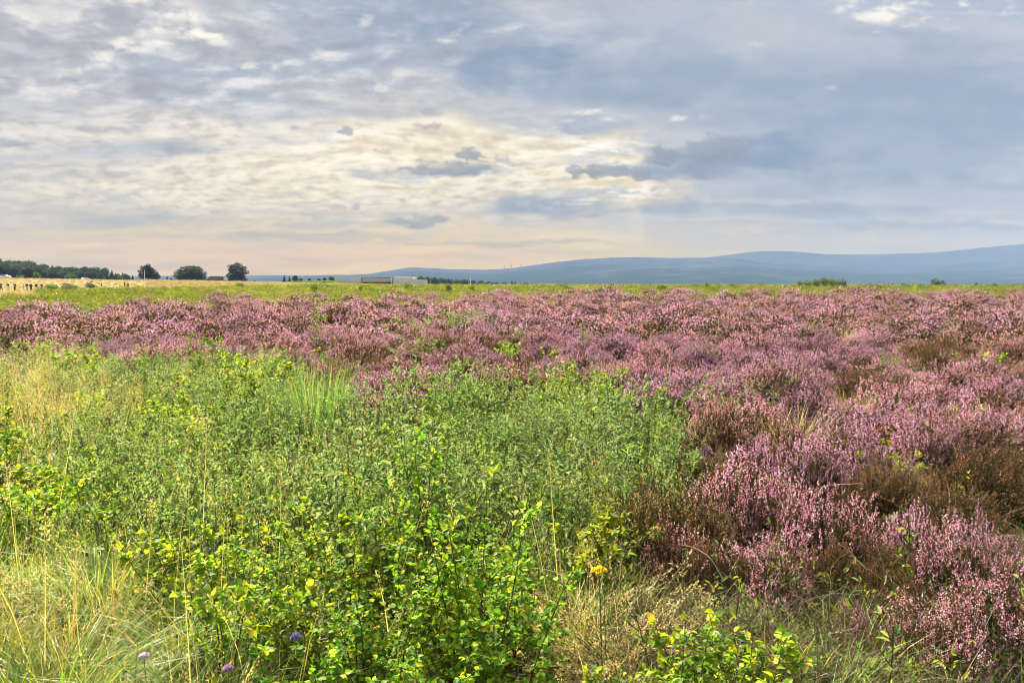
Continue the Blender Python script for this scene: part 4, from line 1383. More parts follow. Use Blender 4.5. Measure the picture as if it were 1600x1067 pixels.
# brown litter of bare stems, lower right
def make_litter(n, cols, h):
    mb = MB()
    a = U(0, 6.28, n)
    base = np.stack([U(-.4, .4, n), U(-.4, .4, n), U(.0, h, n)], -1)
    P = path(base, np.stack([np.cos(a), np.sin(a), rng.normal(size=n) * .35], -1), U(.15, .5, n), 6, .9)
    P[:, :, 2] = np.abs(P[:, :, 2]) * .8
    tubes(mb, P, U(.0007, .0016, (n, 1)) * np.linspace(1, .6, 6)[None], pick(cols, n), 3)
    return mb


LIT = make_litter(230, [(.12, .08, .045), (.18, .125, .07), (.08, .05, .03), (.36, .30, .19)], .26)
stuffpts = []
for _ in range(130):
    u, v = random.uniform(1000, 1640), 790 + 380 * random.random() ** .7
    x, y = at(u, v, .12); stuffpts.append((x, y, Gf(x, y)))
stuff('plant_litter', [LIT, make_litter(200, [(.11, .075, .04), (.16, .11, .06), (.07, .045, .025)], .2)], M_GRASS, np.array(stuffpts), U(.6, 1.0, len(stuffpts)))

# low grass and moss under everything near by
def low_grass(cols, n=90, h=.22):
    mb = MB(); blades(mb, n, h, .16, .5, .0022, cols, None, .8)
    return mb


lg = polar(.9, 13, .16, .022, 60)
lgz = G(lg[:, 0], lg[:, 1]); lu, lv = proj(lg[:, 0], lg[:, 1], lgz + .3)
k_ = (is_green(lu, lv) | ((lu > 850) & (lu < 1080) & (lv > 800)) | (rng.random(len(lu)) < np.where((lu > 980) & (lv > 800), .55, .12))) & (np.hypot(lg[:, 0], lg[:, 1]) > .95)
lg, lgz = lg[k_], lgz[k_]
stuff('grass', [low_grass(GREENG), low_grass(GREENG), low_grass(GREENG + STRAW)], M_GRASS, np.column_stack([lg, lgz]), U(.7, 1.4, len(lg)))


def wispy(cols, n, h):
    mb = MB(); P = blades(mb, n, h, .22, .20, .0014, cols, None, .30)[:, -2:]
    d = nz(P[:, 1] - P[:, 0])
    seed_heads(mb, P[:, 1], d, .12, 7, .010, STRAW)
    return mb


wg = polar(2.2, 13, .33, .03, 50)
wgz = G(wg[:, 0], wg[:, 1]); wu, wv = proj(wg[:, 0], wg[:, 1], wgz + .5)
k_ = is_green(wu, wv) & (rng.random(len(wu)) < np.where(wu < 560, .45, .22))
wg, wgz = wg[k_], wgz[k_]
stuff('wispy_grass', [wispy([(.30, .33, .08), (.22, .30, .06)], 16, .78), wispy([(.44, .40, .14), (.36, .34, .10)], 12, .85), wispy([(.26, .32, .10), (.40, .36, .12)], 14, .72)], M_GRASS, np.column_stack([wg, wgz]), U(.75, 1.15, len(wg)))


# ------------------------------------------------------------------ far scrub belt and moor grass
def make_clump(n, Rd, H, lsz, cols, cw, W=.5):
    mb = MB()
    ct = U(0, 1, n); ph = U(0, 6.28, n); s = np.sqrt(1 - ct ** 2)
    k = U(.55, 1.05, n) * (1 + .25 * np.sin(3 * ph + U(0, 6)))
    P = np.stack([s * np.cos(ph) * Rd, s * np.sin(ph) * Rd, ct * H], -1) * k[:, None]
    d = nz(P * [1, 1, .3] + rand_unit(n) * .25 + [0, 0, .35])
    L = lsz * U(.6, 1.3, n)
    leaves(mb, P, d, nz(rand_unit(n) + [0, 0, .7]), L, L * W, pick(cols, n, cw), T_DIAM)
    return mb


SC_C = [(0.12, 0.15, 0.016), (0.17, 0.18, 0.022), (0.07, 0.105, 0.016), (0.24, 0.20, 0.045)]
sc = polar(40, 330, .55, .0062, 43)
scz = G(sc[:, 0], sc[:, 1]); su, sv = proj(sc[:, 0], sc[:, 1], scz + .45); sr = np.hypot(sc[:, 0], sc[:, 1])
edge2 = np.interp(su, HE_U, HE_V) + 4 * np.sin(su * .045 + 1) + 3 * np.sin(su * .11)
farlim = np.interp(su, [-400, 0, 60, 120, 300, 500, 700, 900, 2000], [76, 76, 84, 125, 165, 230, 300, 310, 250])
ok = (sv < edge2 + 5) & (sr < farlim) | ((sv < edge2 + 34) & (su > 60) & (su < 700) & (rng.random(len(su)) < .20 + .5 * (wob(sc[:, 0], sc[:, 1], .11, 9.0) > .45)) & (sr < 300))
ok &= rng.random(len(su)) > np.clip((sr - farlim + 30) / 60, 0, .8)
sc, scz, sr, su = sc[ok], scz[ok], sr[ok], su[ok]
ss = U(.55, 1.5, len(sc)) * (1 + .25 * wob(sc[:, 0], sc[:, 1], .12, 2.2)) * np.clip(sr / 90, .8, 1.35)
stuff('scrub', [make_clump(420, .55, .72, .11, SC_C, [4, 3, 2, 2]), make_clump(420, .6, .62, .11, SC_C, [3, 4, 2, 2]), make_clump(420, .5, .80, .10, SC_C, [4, 2, 3, .6])],
      M_SCRUB, np.column_stack([sc, scz]), ss, .62)
print('scrub', len(sc))


def far_grass(n, h, cols):
    mb = MB(); blades(mb, n, h, .5, .35, .006, cols, None, .5)
    return mb


mg = polar(60, 420, .7, .006, 42)
mgz = G(mg[:, 0], mg[:, 1]); mu, mv = proj(mg[:, 0], mg[:, 1], mgz); mr = np.hypot(mg[:, 0], mg[:, 1])
lim = np.interp(mu, [-400, 0, 60, 120, 300, 500, 700, 900, 2000], [70, 70, 78, 118, 145, 200, 240, 240, 200])
ok = mr > lim
mg, mgz, mr = mg[ok], mgz[ok], mr[ok]
FG = [(0.26, 0.20, 0.07), (0.23, 0.175, 0.06), (0.29, 0.225, 0.10), (0.17, 0.155, 0.045)]
stuff('moor_grass', [far_grass(160, .5, FG), far_grass(150, .42, FG), far_grass(150, .55, FG + [(.45, .28, .18)])], M_GRASS, np.column_stack([mg, mgz]), U(.7, 1.4, len(mg)) * np.clip(mr / 180, .9, 1.6) * np.where(mu[ok] < 230, .55, 1.0), .8)
print('moor grass', len(mg))


# ------------------------------------------------------------------ trees and bushes far off
DECID = [(0.030, 0.052, 0.018), (0.024, 0.042, 0.016), (0.042, 0.064, 0.021), (0.020, 0.034, 0.015)]
CONIF = [(0.016, 0.032, 0.020), (0.020, 0.038, 0.023), (0.013, 0.026, 0.017)]
LIGHT = [(0.10, 0.16, 0.03), (0.08, 0.13, 0.025), (0.13, 0.18, 0.04)]


def make_tree(h, w, clumps, n, lsz, cols, trunk_h, seed, shape='round'):
    """clumps: list of (x, z, r) in units of w / h, or a count"""
    global rng
    keep = rng; rng = np.random.default_rng(seed)
    tr, cr = MB(), MB()
    if isinstance(clumps, int):
        cl = []
        for i in range(clumps):
            if shape == 'round':
                a, q, zz = U(0, 6.28), math.sqrt(U(0, 1)), U(.22, .95)
                env = math.sqrt(max(.05, 1 - ((zz - .5) / .52) ** 2))
                cl.append((q * env * .5 * math.cos(a) * .8, q * env * .5 * math.sin(a) * .8, zz * .92, U(.14, .24)))
            else:
                zz = i / clumps
                a = U(0, 6.28); env = (1 - zz) ** .8 * .42
                cl.append((env * math.cos(a) * U(.2, .8), env * math.sin(a) * U(.2, .8), .1 + zz * .88, .05 + .17 * (1 - zz)))
    else:
        cl = []
        for (x, z, r_) in clumps:
            for _ in range(3): cl.append((x + rng.normal() * .02, U(-.28, .28), z + rng.normal() * .02, r_ * U(.8, 1.1)))
    cl = np.array(cl)
    ctr = np.stack([cl[:, 0] * w, cl[:, 1] * w, cl[:, 2] * h], -1)
    rad = cl[:, 3] * w
    # trunk and limbs
    tz = np.linspace(-.4, trunk_h * h + .25 * h, 6)
    T = np.stack([np.sin(tz * .3) * .12 * w * .1, np.cos(tz * .4) * .1 * w * .1, tz], -1)
    tubes(tr, T[None], np.linspace(.032 * h, .014 * h, 6)[None], (.06, .048, .035), 7)
    top = T[3]
    k = len(ctr)
    mid = (top[None] + ctr) / 2 + rand_unit(k) * .03 * w
    tubes(tr, np.stack([np.repeat(top[None], k, 0), mid, ctr], 1), np.array([[.012, .008, .004]]) * h * np.ones((k, 1)), (.06, .048, .035), 4)
    # leaf sprays
    wts = rad ** 2 / np.sum(rad ** 2)
    ci = rng.choice(k, n, p=wts)
    o = rand_unit(n)
    rr = rad[ci] * U(.35, 1.08, n) ** .6 * (1 + .22 * np.sin(o[:, 0] * 7 + ci) * np.cos(o[:, 2] * 6 + ci * 2))
    P = ctr[ci] + o * rr[:, None] * [1, 1, .78]
    d = nz(o + rand_unit(n) * .8 + [0, 0, -.1])
    L = lsz * U(.6, 1.35, n)
    shade = rng.uniform(.8, 1.2, k)[ci][:, None]
    leaves(cr, P, d, nz(o + rand_unit(n) * .7), L, L * .75, pick(cols, n) * shade, T_CUP)
    rng = keep
    return [('trunk', tr.mesh('trunk', M_BARK)), ('crown', cr.mesh('crown', M_TREE))]


def stand(name, label, cat, parts, u, vtop, D, h0, w0=None, wpx=None, group=None, rz=0.0):
    """stand a tree D metres ahead so that its top reaches photo pixel (u, vtop)"""
    x = xat(u, vtop, D); g = Gf(x, D)
    h = zat(vtop, u, D) - g
    sz = h / h0
    sx = sz if wpx is None else (wpx / F * D) / w0
    return plant(name, label, cat, parts, (x, D, g), rz, (sx, sx, sz), group)


DK = [(0.020, 0.034, 0.014), (0.026, 0.042, 0.017), (0.016, 0.027, 0.012)]
T1 = make_tree(10, 12, [(-.02, .93, .07), (.03, .84, .10), (-.14, .80, .08), (.14, .76, .10), (-.05, .68, .13), (.10, .62, .14), (.24, .60, .10), (-.20, .62, .06), (-.30, .58, .07), (.30, .44, .11), (.14, .42, .15),
                        (-.10, .48, .10), (-.02, .36, .13), (-.34, .36, .06), (-.26, .32, .09), (.34, .27, .12), (.18, .24, .13), (-.12, .25, .11), (-.34, .22, .09), (.38, .16, .09)], 8200, .5, DK, .2, 11)
T2 = make_tree(9, 14, [(-.05, .88, .12), (.12, .86, .11), (-.20, .78, .12), (.24, .76, .10), (0, .70, .15), (-.34, .60, .11), (-.18, .58, .14), (.14, .60, .14), (.34, .62, .09), (.42, .50, .08), (-.38, .42, .11), (0, .45, .14),
                       (.26, .44, .12), (-.20, .36, .13), (.42, .32, .09), (-.40, .26, .09), (.12, .30, .13), (.30, .26, .10), (-.14, .24, .11), (.04, .22, .08), (-.30, .20, .09), (.36, .18, .08)], 8600, .5, DK, .15, 12)
T3 = make_tree(11, 11, [(-.08, .93, .10), (.08, .92, .09), (-.26, .86, .09), (.22, .85, .09), (-.14, .78, .13), (.32, .74, .09), (.06, .74, .09), (-.24, .66, .12), (.18, .66, .08), (.38, .58, .09), (-.12, .55, .14), (.28, .50, .10),
                        (.42, .46, .07), (-.28, .46, .11), (.06, .44, .12), (.20, .36, .13), (-.36, .32, .11), (-.10, .32, .14), (.30, .28, .12), (-.28, .20, .12), (.08, .20, .13), (.36, .16, .09), (-.10, .14, .10)], 8200, .46, DK, .2, 13)
stand('lone_tree', "lone dark tree with a ragged pointed crown behind the white pole", 'tree', T1, 230.5, 413.5, 400, 10, 12, 33)
stand('lone_tree', "broad round-crowned dark tree beside the dark-roofed cottage", 'tree', T2, 297.5, 415.8, 405, 9, 14, 43)
stand('lone_tree', "tall dark tree with gaps in its crown past the cottage gable", 'tree', T3, 369.5, 411.5, 405, 11, 11, 31)

TD = [make_tree(12, 11, 26, 3200, .75, DECID, .15, 20 + i) for i in range(4)]
TC = [make_tree(13, 8, 22, 2600, .65, CONIF, .2, 30 + i, 'cone') for i in range(3)]
TL = [make_tree(6, 7, 16, 1500, .5, LIGHT, .1, 40 + i) for i in range(2)]
wood_u = np.array([-160, 0, 25, 60, 75, 95, 120, 150, 175, 195, 208])
wood_v = np.array([402, 404.5, 408, 410, 416, 417, 417, 416.5, 422, 428, 434])
rr_ = random.Random(5)
for row, D in enumerate((640, 570, 510, 455)):
    u = -150 + row * 3
    while u < (203, 200, 160, 118)[row]:
        vt = np.interp(u, wood_u, wood_v) + rr_.uniform(-1.5, 3.0) + row * (2.6 if u < 90 else 3.6)
        con = rr_.random() < (.6 if u > 120 else .15) and row < 2
        vt = min(vt, 434.5)
        x = xat(u, vt, D); h = zat(vt, u, D) - Gf(x, D)
        pr = rr_.choice(TC) if con else rr_.choice(TD)
        sx = h / (13 if con else 12) * rr_.uniform(.9, 1.25) if not con else h / 13 * rr_.uniform(.8, 1.0)
        lab = ("dark conifer among the trees of the dense wood" if con else "dark broad-leaved tree in the dense wood behind the walkers")
        plant('conifer' if con else 'broadleaf_tree', lab, 'tree', pr, (x, D, Gf(x, D)), rr_.uniform(0, 6.28), (sx, sx, h / (13 if con else 12)), 'conifers of the wood' if con else 'broad-leaved trees of the wood')
        u += max(5.5, sx * (8 if con else 11) * .62 * F / D)
for (u, vt, D, k, lab) in ((34, 429, 400, 0, "olive-green bush at the wood edge behind the tall walker in black"), (56, 425, 410, 1, "fresh green rounded tree before the dark wood"), (26, 431, 395, 1, "low olive bush at the wood edge beside the fresh green tree"),
                           (108, 426.5, 440, 0, "small light green tree at the foot of the wood near the white car"), (187, 430, 470, 1, "green bush at the end of the wood"), (116, 429, 445, 1, "low light green bush beside the small light green tree")):
    stand('light_tree' if vt < 428 else 'bush', lab, 'tree' if vt < 428 else 'bush', TL[k], u, vt, D, 6)
BUSH = [make_tree(3, 4, 12, 900, .3, [(.03, .06, .025), (.04, .075, .03), (.025, .05, .022)], .1, 50), make_tree(3, 4, 12, 900, .28, LIGHT, .1, 51)]
for (u, vt, D, k, wpx, lab) in ((142, 440.5, 190, 0, 19, "round dark green bush on the golden grass"), (110, 445, 170, 1, 16, "low green bush before the golden grass"), (104, 441.5, 230, 0, 18, "low dark hedge-like bush on the pinkish slope"),
                                (85, 446, 150, 1, 14, "bush of weeds beside the last walker in navy"), (118, 446.5, 165, 1, 12, "second low green bush before the golden grass"),
                                (376, 443, 140, 1, 15, "bright green bush above the scrub below the tall tree"), (402, 447, 130, 1, 26, "wide fresh green bush rising out of the scrub belt"),
                                (1465, 436.5, 165, 0, 24, "round dark green bush breaking the moor skyline"), (1318, 436.8, 150, 0, 10, "small dark bush at the end of the tall green clump on the skyline"),
                                (1526, 442, 170, 1, 8, "thin pointed bush on the moor skyline"), (1250, 440, 150, 1, 12, "low bush at the start of the tall green clump on the skyline")):
    stand('bush', lab, 'bush', BUSH[k], u, vt, D, 3, 4, wpx)
for i, (u, vt) in enumerate(((1262, 440), (1276, 437.5), (1288, 435.5), (1300, 437), (1312, 438.5), (1298, 439.5), (1270, 442))):
    stand('bush', "bright green feathery bush of the tall clump on the moor skyline", 'bush', BUSH[1], u, vt, 140 + i, 3, 4, 18, 'bushes of the skyline clump')
for i, (u, vt, wpx) in enumerate(((1085, 444.5, 14), (1105, 443, 10), (1145, 444, 12), (1190, 443, 16), (1212, 444.5, 12), (1360, 443.5, 16), (1412, 443, 10), (1440, 444, 14), (1490, 444, 16), (1555, 445, 10), (1590, 445, 14), (985, 446, 14), (850, 447, 14), (940, 446.5, 12), (700, 447, 14), (575, 447, 10), (515, 446, 12))):
    stand('bush', "low green bush of the scrub belt below the moor skyline", 'bush', BUSH[1], u, vt, 120 + (i * 37) % 60, 3, 4, wpx, 'bushes of the scrub belt')
br_ = random.Random(17)
for i in range(46):
    u = br_.uniform(60, 1640); D = br_.uniform(85, 190); vt = 449 - br_.random() ** 2 * 6 + (2 if u < 400 else 0)
    stand('bush', "low green bush of the scrub belt below the moor skyline", 'bush', BUSH[1], u, vt, D, 3, 4, br_.uniform(8, 26), 'bushes of the scrub belt', br_.uniform(0, 6))
# trees behind the long building
for (u, vt, con) in ((668, 433, 0), (680, 433.5, 0), (690, 434.5, 0), (660, 432, 0), (701, 436, 0), (714, 437, 0), (726, 436.5, 0), (739, 438, 0), (751, 438.5, 0), (763, 440, 0), (775, 441, 0), (788, 441, 0), (800, 439, 1), (805, 440, 1), (813, 441, 1), (822, 442, 0), (834, 443, 0), (845, 444, 0), (648, 431.5, 0), (707, 436.5, 1), (770, 440, 1)):
    D = 560 + (u * 7) % 60
    stand('conifer' if con else 'broadleaf_tree', "pointed conifer in the tree row beyond the long building" if con else "rounded dark tree in the tree row beyond the long building", 'tree', TC[u % 3] if con else TD[u % 4], u, vt, D, 13 if con else 12, group='conifers beyond the building' if con else 'trees beyond the building', rz=u)
for (u, vt, con, lab) in ((444, 430.5, 1, "ragged dark conifer on the green bank"), (452, 432, 1, "shorter conifer on the green bank beside the ragged one"), (461, 430.5, 0, "grey thin-crowned tree on the green bank"), (470, 435, 0, "small round bush on the green bank"), (484, 435, 0, "low wide bush in the middle of the green bank"),
                          (508, 434, 0, "flat-topped bush beside the building's end wall"), (518, 432.5, 0, "bush against the building's end wall"), (498, 435.5, 0, "lowest bush on the green bank near the building"), (207, 430, 1, "small lone conifer between wood and lone tree"), (201, 433, 0, "small grey tree at the wood's end"),
                          (261, 431.5, 1, "small dark conifer between the two lone trees"), (267, 434.5, 0, "small bush between the two lone trees"), (385, 437, 0, "low bush beside the tall tree"), (398, 438, 0, "lower bush on the field edge"), (348, 437, 0, "low hedge plant beside the cottage gable")):
    stand('conifer' if con else 'bush', lab, 'tree' if con else 'bush', TC[u % 3] if con else TD[u % 4], u, vt, 455 + u % 9, 13 if con else 12)


# ------------------------------------------------------------------ buildings
def box(mb, x0, x1, y0, y1, z0, z1, col=(.4, .4, .4), mat=0, zr=None):
    """zr: other height of the top at x1"""
    za, zb_ = z1, z1 if zr is None else zr
    V = [(x0, y0, z0), (x1, y0, z0), (x1, y1, z0), (x0, y1, z0), (x0, y0, za), (x1, y0, zb_), (x1, y1, zb_), (x0, y1, za)]
    mb.add(V, [np.array([[0, 3, 2, 1], [4, 5, 6, 7], [0, 1, 5, 4], [1, 2, 6, 5], [2, 3, 7, 6], [3, 0, 4, 7]])], col, mat)


def cladding(name, c, sx=1.2, sz=2.2):
    m, nt, out = new_mat(name)
    tc = nt.nodes.new('ShaderNodeTexCoord')
    sx_ = nt.nodes.new('ShaderNodeSeparateXYZ'); nt.links.new(tc.outputs['Object'], sx_.inputs[0])
    x, y, z = (X(nt, sx_.outputs[i]) for i in range(3))
    n = noise(nt, xyz(nt, x * .3, y, z * 3.0), sz, 4, .6)
    c1 = mixc(nt, n.step(.3, .7), tuple(q * .82 for q in c), tuple(min(1, q * 1.12) for q in c))
    b = nt.nodes.new('ShaderNodeBsdfPrincipled'); b.inputs['Roughness'].default_value = .85
    nt.links.new(c1.s, b.inputs['Base Color']); nt.links.new(b.outputs[0], out.inputs['Surface'])
    return m


M_WALL = cladding('grey_larch_cladding', (.50, .49, .48))
M_WALLR = cladding('pale_stone_wall', (.47, .47, .46))
M_FASCIA = cladding('weathered_timber', (.34, .33, .25))
M_DARK = plain_mat('dark_recess', (.04, .05, .055), .6)
M_GLASS = plain_mat('window_glass', (.03, .045, .055), .08, .1, 3, .5)
M_PALE = plain_mat('white_panel', (.6, .6, .6), .6)
M_ROOFM = plain_mat('flat_roof_metal', (.25, .26, .27), .6)


def visitor_centre():
    D = 372.0
    X_ = lambda u: xat(u, 440, D)
    Z_ = lambda v: zat(v, 590, D)
    base = (X_(592), D, Gf(X_(592), D))
    t = thing('long_building', "long low grey building with flat roof and a dark window band under a timber fascia", 'building', base)
    L = lambda u: X_(u) - base[0]
    Zl = lambda v: Z_(v) - base[2]

    def part(name, fn, mat):
        mb = MB(); fn(mb); return obj(name, mb.mesh(name, mat), t)
    part('end_wing', lambda m: box(m, L(521), L(563.5), 2.0, 22, -1.5, Zl(432.4), zr=Zl(433.2)), M_WALL)
    part('window_wing', lambda m: box(m, L(563.6), L(612.2), 6.5, 22, -1.5, Zl(434.2)), M_DARK)
    part('fascia', lambda m: box(m, L(565.8), L(611.3), .6, 6.4, Zl(440.7), Zl(434.6)), M_FASCIA)
    part('pier', lambda m: box(m, L(611.4), L(612.8), .3, 6.4, -1.5, Zl(434.0)), M_PALE)
    part('slit_recess', lambda m: box(m, L(612.9), L(614.5), 1.0, 12, -1.5, Zl(434.2)), M_DARK)
    part('main_block', lambda m: box(m, L(614.6), L(643.2), 3.2, 22, -1.5, Zl(432.2)), M_WALLR)
    part('parapet_wall', lambda m: box(m, L(614.6), L(662.5), 0, 3.1, -1.5, Zl(435.3), zr=Zl(436.9)), M_WALLR)
    part('side_wall', lambda m: box(m, L(643.3), L(662.4), 3.2, 16, -1.5, Zl(437.3)), M_WALL)
    for (a, b) in ((567.5, 584), (584.6, 598), (604.6, 609)):
        w = part('window', lambda m: box(m, L(a), L(b), 6.35, 6.45, Zl(445.6), Zl(441.1)), M_DARK)
        mb = MB(); box(mb, L(a) + .12, L(b) - .12, 6.30, 6.34, Zl(445.4), Zl(441.3))
        obj('pane', mb.mesh('pane', M_GLASS), w)
    d = part('door', lambda m: box(m, L(600.3), L(604.2), 6.3, 6.45, Zl(446), Zl(442.3)), M_PALE)
    for (a, b) in ((576, 578), (583, 589.5), (592, 602.5), (604.5, 607)):
        part('roof_vent', lambda m: box(m, L(a), L(b), 9, 14, Zl(434.2) + .003, Zl(432.6)), M_ROOFM)
    part('corner_cladding', lambda m: box(m, L(563.7), L(565.6), 1.6, 6.4, -1.5, Zl(434.2)), M_DARK)


visitor_centre()


def bank():
    D = 366.0
    us = np.array([418, 430, 450, 480, 515, 524, 531, 537, 542])
    vt = np.array([444.5, 441.5, 439.2, 438.2, 437.6, 438.2, 440.0, 442.5, 445.0])
    rows = []
    for u, v in zip(np.linspace(418, 542, 60), np.interp(np.linspace(418, 542, 60), us, vt)):
        top = zat(v, u, D)
        row = []
        for j, q in enumerate(np.linspace(-1, 1, 15)):
            yy = D + q * 14 + (3 if q > 0 else 0)
            x = xat(u, 442, D)
            g = Gf(x, yy)
            pr = (1 - abs(q) ** 1.6)
            row.append((x, yy, g - .15 + max(0, top - g) * pr + .03 * wob(x, yy, .6, 2)))
        rows.append(row)
    V = np.array(rows)
    V = V[:, :, :]
    V[:, 8:, 1] += 0
    i = np.arange(59)[:, None] * 15; j = np.arange(14)[None]
    q = np.stack([i + j, i + 15 + j, i + 15 + j + 1, i + j + 1], -1).reshape(-1, 4)
    mb = MB(); mb.add(V.reshape(-1, 3), [q], (.09, .19, .03))
    props(obj('grass_bank', mb.mesh('grass_bank', plain_mat('mown_grass', (.045, .078, .016), 1.0, .25, .5, 0), True)), kind='structure')


bank()


def cottage():
    D = 420.0
    X_ = lambda u: xat(u, 436, D)
    Z_ = lambda v: zat(v, 335, D)
    bx = X_(334); bz = Gf(bx, D)
    t = thing('cottage', "low cottage with a dark thatched roof between the round tree and the tall tree", 'cottage', (bx, D, bz))
    L = lambda u: X_(u) - bx
    Zl = lambda v: Z_(v) - bz
    wl = MB(); box(wl, L(321), L(347), .4, 6.4, -1.2, Zl(438.6))
    obj('wall', wl.mesh('wall', plain_mat('rubble_stone', (.30, .28, .26), .9, .3, 2)), t)
    rf = MB()
    e0, e1, r0, r1 = L(319.3), L(347.8), L(324.8), L(343.2)
    ze, zr = Zl(439.3), Zl(431.5)
    V = [(e0, -.2, ze), (e1, -.2, ze), (e1, 7.0, ze), (e0, 7.0, ze), (r0, 3.4, zr), (r1, 3.4, zr), (r0, 3.4, zr - .01)]
    rf.add(V, [np.array([[0, 1, 5, 4], [2, 3, 4, 5]]), np.array([[3, 0, 4], [1, 2, 5]]), np.array([[0, 3, 2, 1]])], (.05, .04, .04))
    obj('roof', rf.mesh('roof', plain_mat('heather_thatch', (.016, .013, .014), .95, .3, 2.5, .1)), t)
    gb = MB()
    gb.add([(L(338.5), -.35, ze - 1), (L(347.0), -.35, ze - 1), (L(343), -.26, Zl(433.6)), (L(338.5), .2, ze - 1), (L(347.0), .2, ze - 1), (L(343), .2, Zl(433.6))],
           [np.array([[0, 1, 2]]), np.array([[0, 3, 4, 1], [1, 4, 5, 2], [2, 5, 3, 0]])], (.2, .18, .17))
    obj('gable', gb.mesh('gable', plain_mat('gable_stone', (.07, .06, .06), .9, .25, 2)), t)
    lt = MB()
    x0, x1 = L(347.9), L(354)
    lt.add([(x0, .2, -1), (x1, .2, -1), (x1, 5, -1), (x0, 5, -1), (x0, .2, Zl(437)), (x1, .2, Zl(438.5)), (x1, 5, Zl(438.5)), (x0, 5, Zl(437)), (x0, 2.6, Zl(434.6)), (x1, 2.6, Zl(436.3))],
           [np.array([[0, 1, 5, 4], [2, 3, 7, 6], [4, 5, 9, 8], [6, 7, 8, 9], [1, 2, 6, 5], [3, 0, 4, 7]]), np.array([[5, 6, 9], [7, 4, 8]])], (.05, .045, .045))
    obj('lean_to', lt.mesh('lean_to', plain_mat('dark_lean_to', (.02, .017, .017), .9, .3, 2)), t)


cottage()

M_WHITE = plain_mat('white_paint', (.78, .78, .76), .45, .05)
M_RED = plain_mat('red_cloth', (.50, .04, .04), .8, .15)


def pole(u, vt, vb, D, label, flag=False):
    x = xat(u, vt, D); g = Gf(x, D); zt = zat(vt, u, D) - g
    t = thing('flagpole', label, 'flagpole', (x, D, g))
    mb = MB(); tubes(mb, np.array([[(0, 0, -.3), (0, 0, zt * .5), (0, 0, zt)]]), np.array([[.075, .065, .05]]), (1, 1, 1), 8)
    obj('mast', mb.mesh('mast', M_WHITE), t)
    mb = MB(); a = np.linspace(0, math.pi, 6)
    tubes(mb, np.array([[(0, 0, zt), (0, 0, zt + .05), (0, 0, zt + .14)]]), np.array([[.06, .10, .02]]), (1, 1, 1), 8)
    obj('finial', mb.mesh('finial', M_WHITE), t)
    if flag:
        mb = MB()
        n = 12; P = []
        for i in range(n):
            w = .22 + .10 * math.sin(i * 1.1)
            P.append((0.06, .0, zt - .15 - i * .13))
        P = np.array(P)
        for sgn in (0, 1, 2):
            Q = P + np.array([.06 + .07 * sgn, .05 * math.sin(sgn * 2), 0])
            tubes(mb, Q[None], (np.array([.04 + .035 * math.sin(1 + i * .9 + sgn) ** 2 for i in range(n)]))[None], (.5, .05, .05), 6)
        obj('furled_flag', mb.mesh('furled_flag', M_RED), t)


pole(225.5, 422.6, 450, 190, "tall white pole without a flag in front of the ragged lone tree")
pole(735, 430.4, 446, 330, "slim white pole with a limp red flag before the tree row", True)


# ------------------------------------------------------------------ pylons on the far slope
def pylon_parts(h):
    mb = MB()
    w = h * .11
    legs = []
    for sx in (-1, 1):
        for sy in (-1, 1):
            legs.append([(sx * w, sy * w, -2), (sx * w * .35, sy * w * .35, h * .6), (sx * .25, sy * .25, h)])
    tubes(mb, np.array(legs, float), np.full((4, 3), .55), (.3, .3, .3), 4)
    ar = MB()
    tubes(ar, np.array([[(-h * a, 0, h * z), (0, 0, h * z + .8), (h * a, 0, h * z)] for a, z in ((.13, .66), (.16, .78), (.11, .9))], float), np.full((3, 3), .5), (.3, .3, .3), 4)
    m = plain_mat('galvanised_steel', (.30, .31, .32), .6)
    return [('lattice_tower', mb.mesh('lattice_tower', m)), ('cross_arm', ar.mesh('cross_arm', m))]


PY = pylon_parts(36.0)
for (u, vt, D, lab) in ((788, 414.5, 5450, "faint grey pylon on the saddle of the hill line, shortest of three"), (799, 411.8, 5450, "faint grey pylon in the middle of three on the hill line"), (814, 411.2, 5450, "faint grey pylon on the climbing ridge, next to the slope")):
    x = xat(u, vt, D)
    plant('pylon', lab, 'pylon', PY, (x, D, zat(vt, u, D) - 36), .3, 1.0)

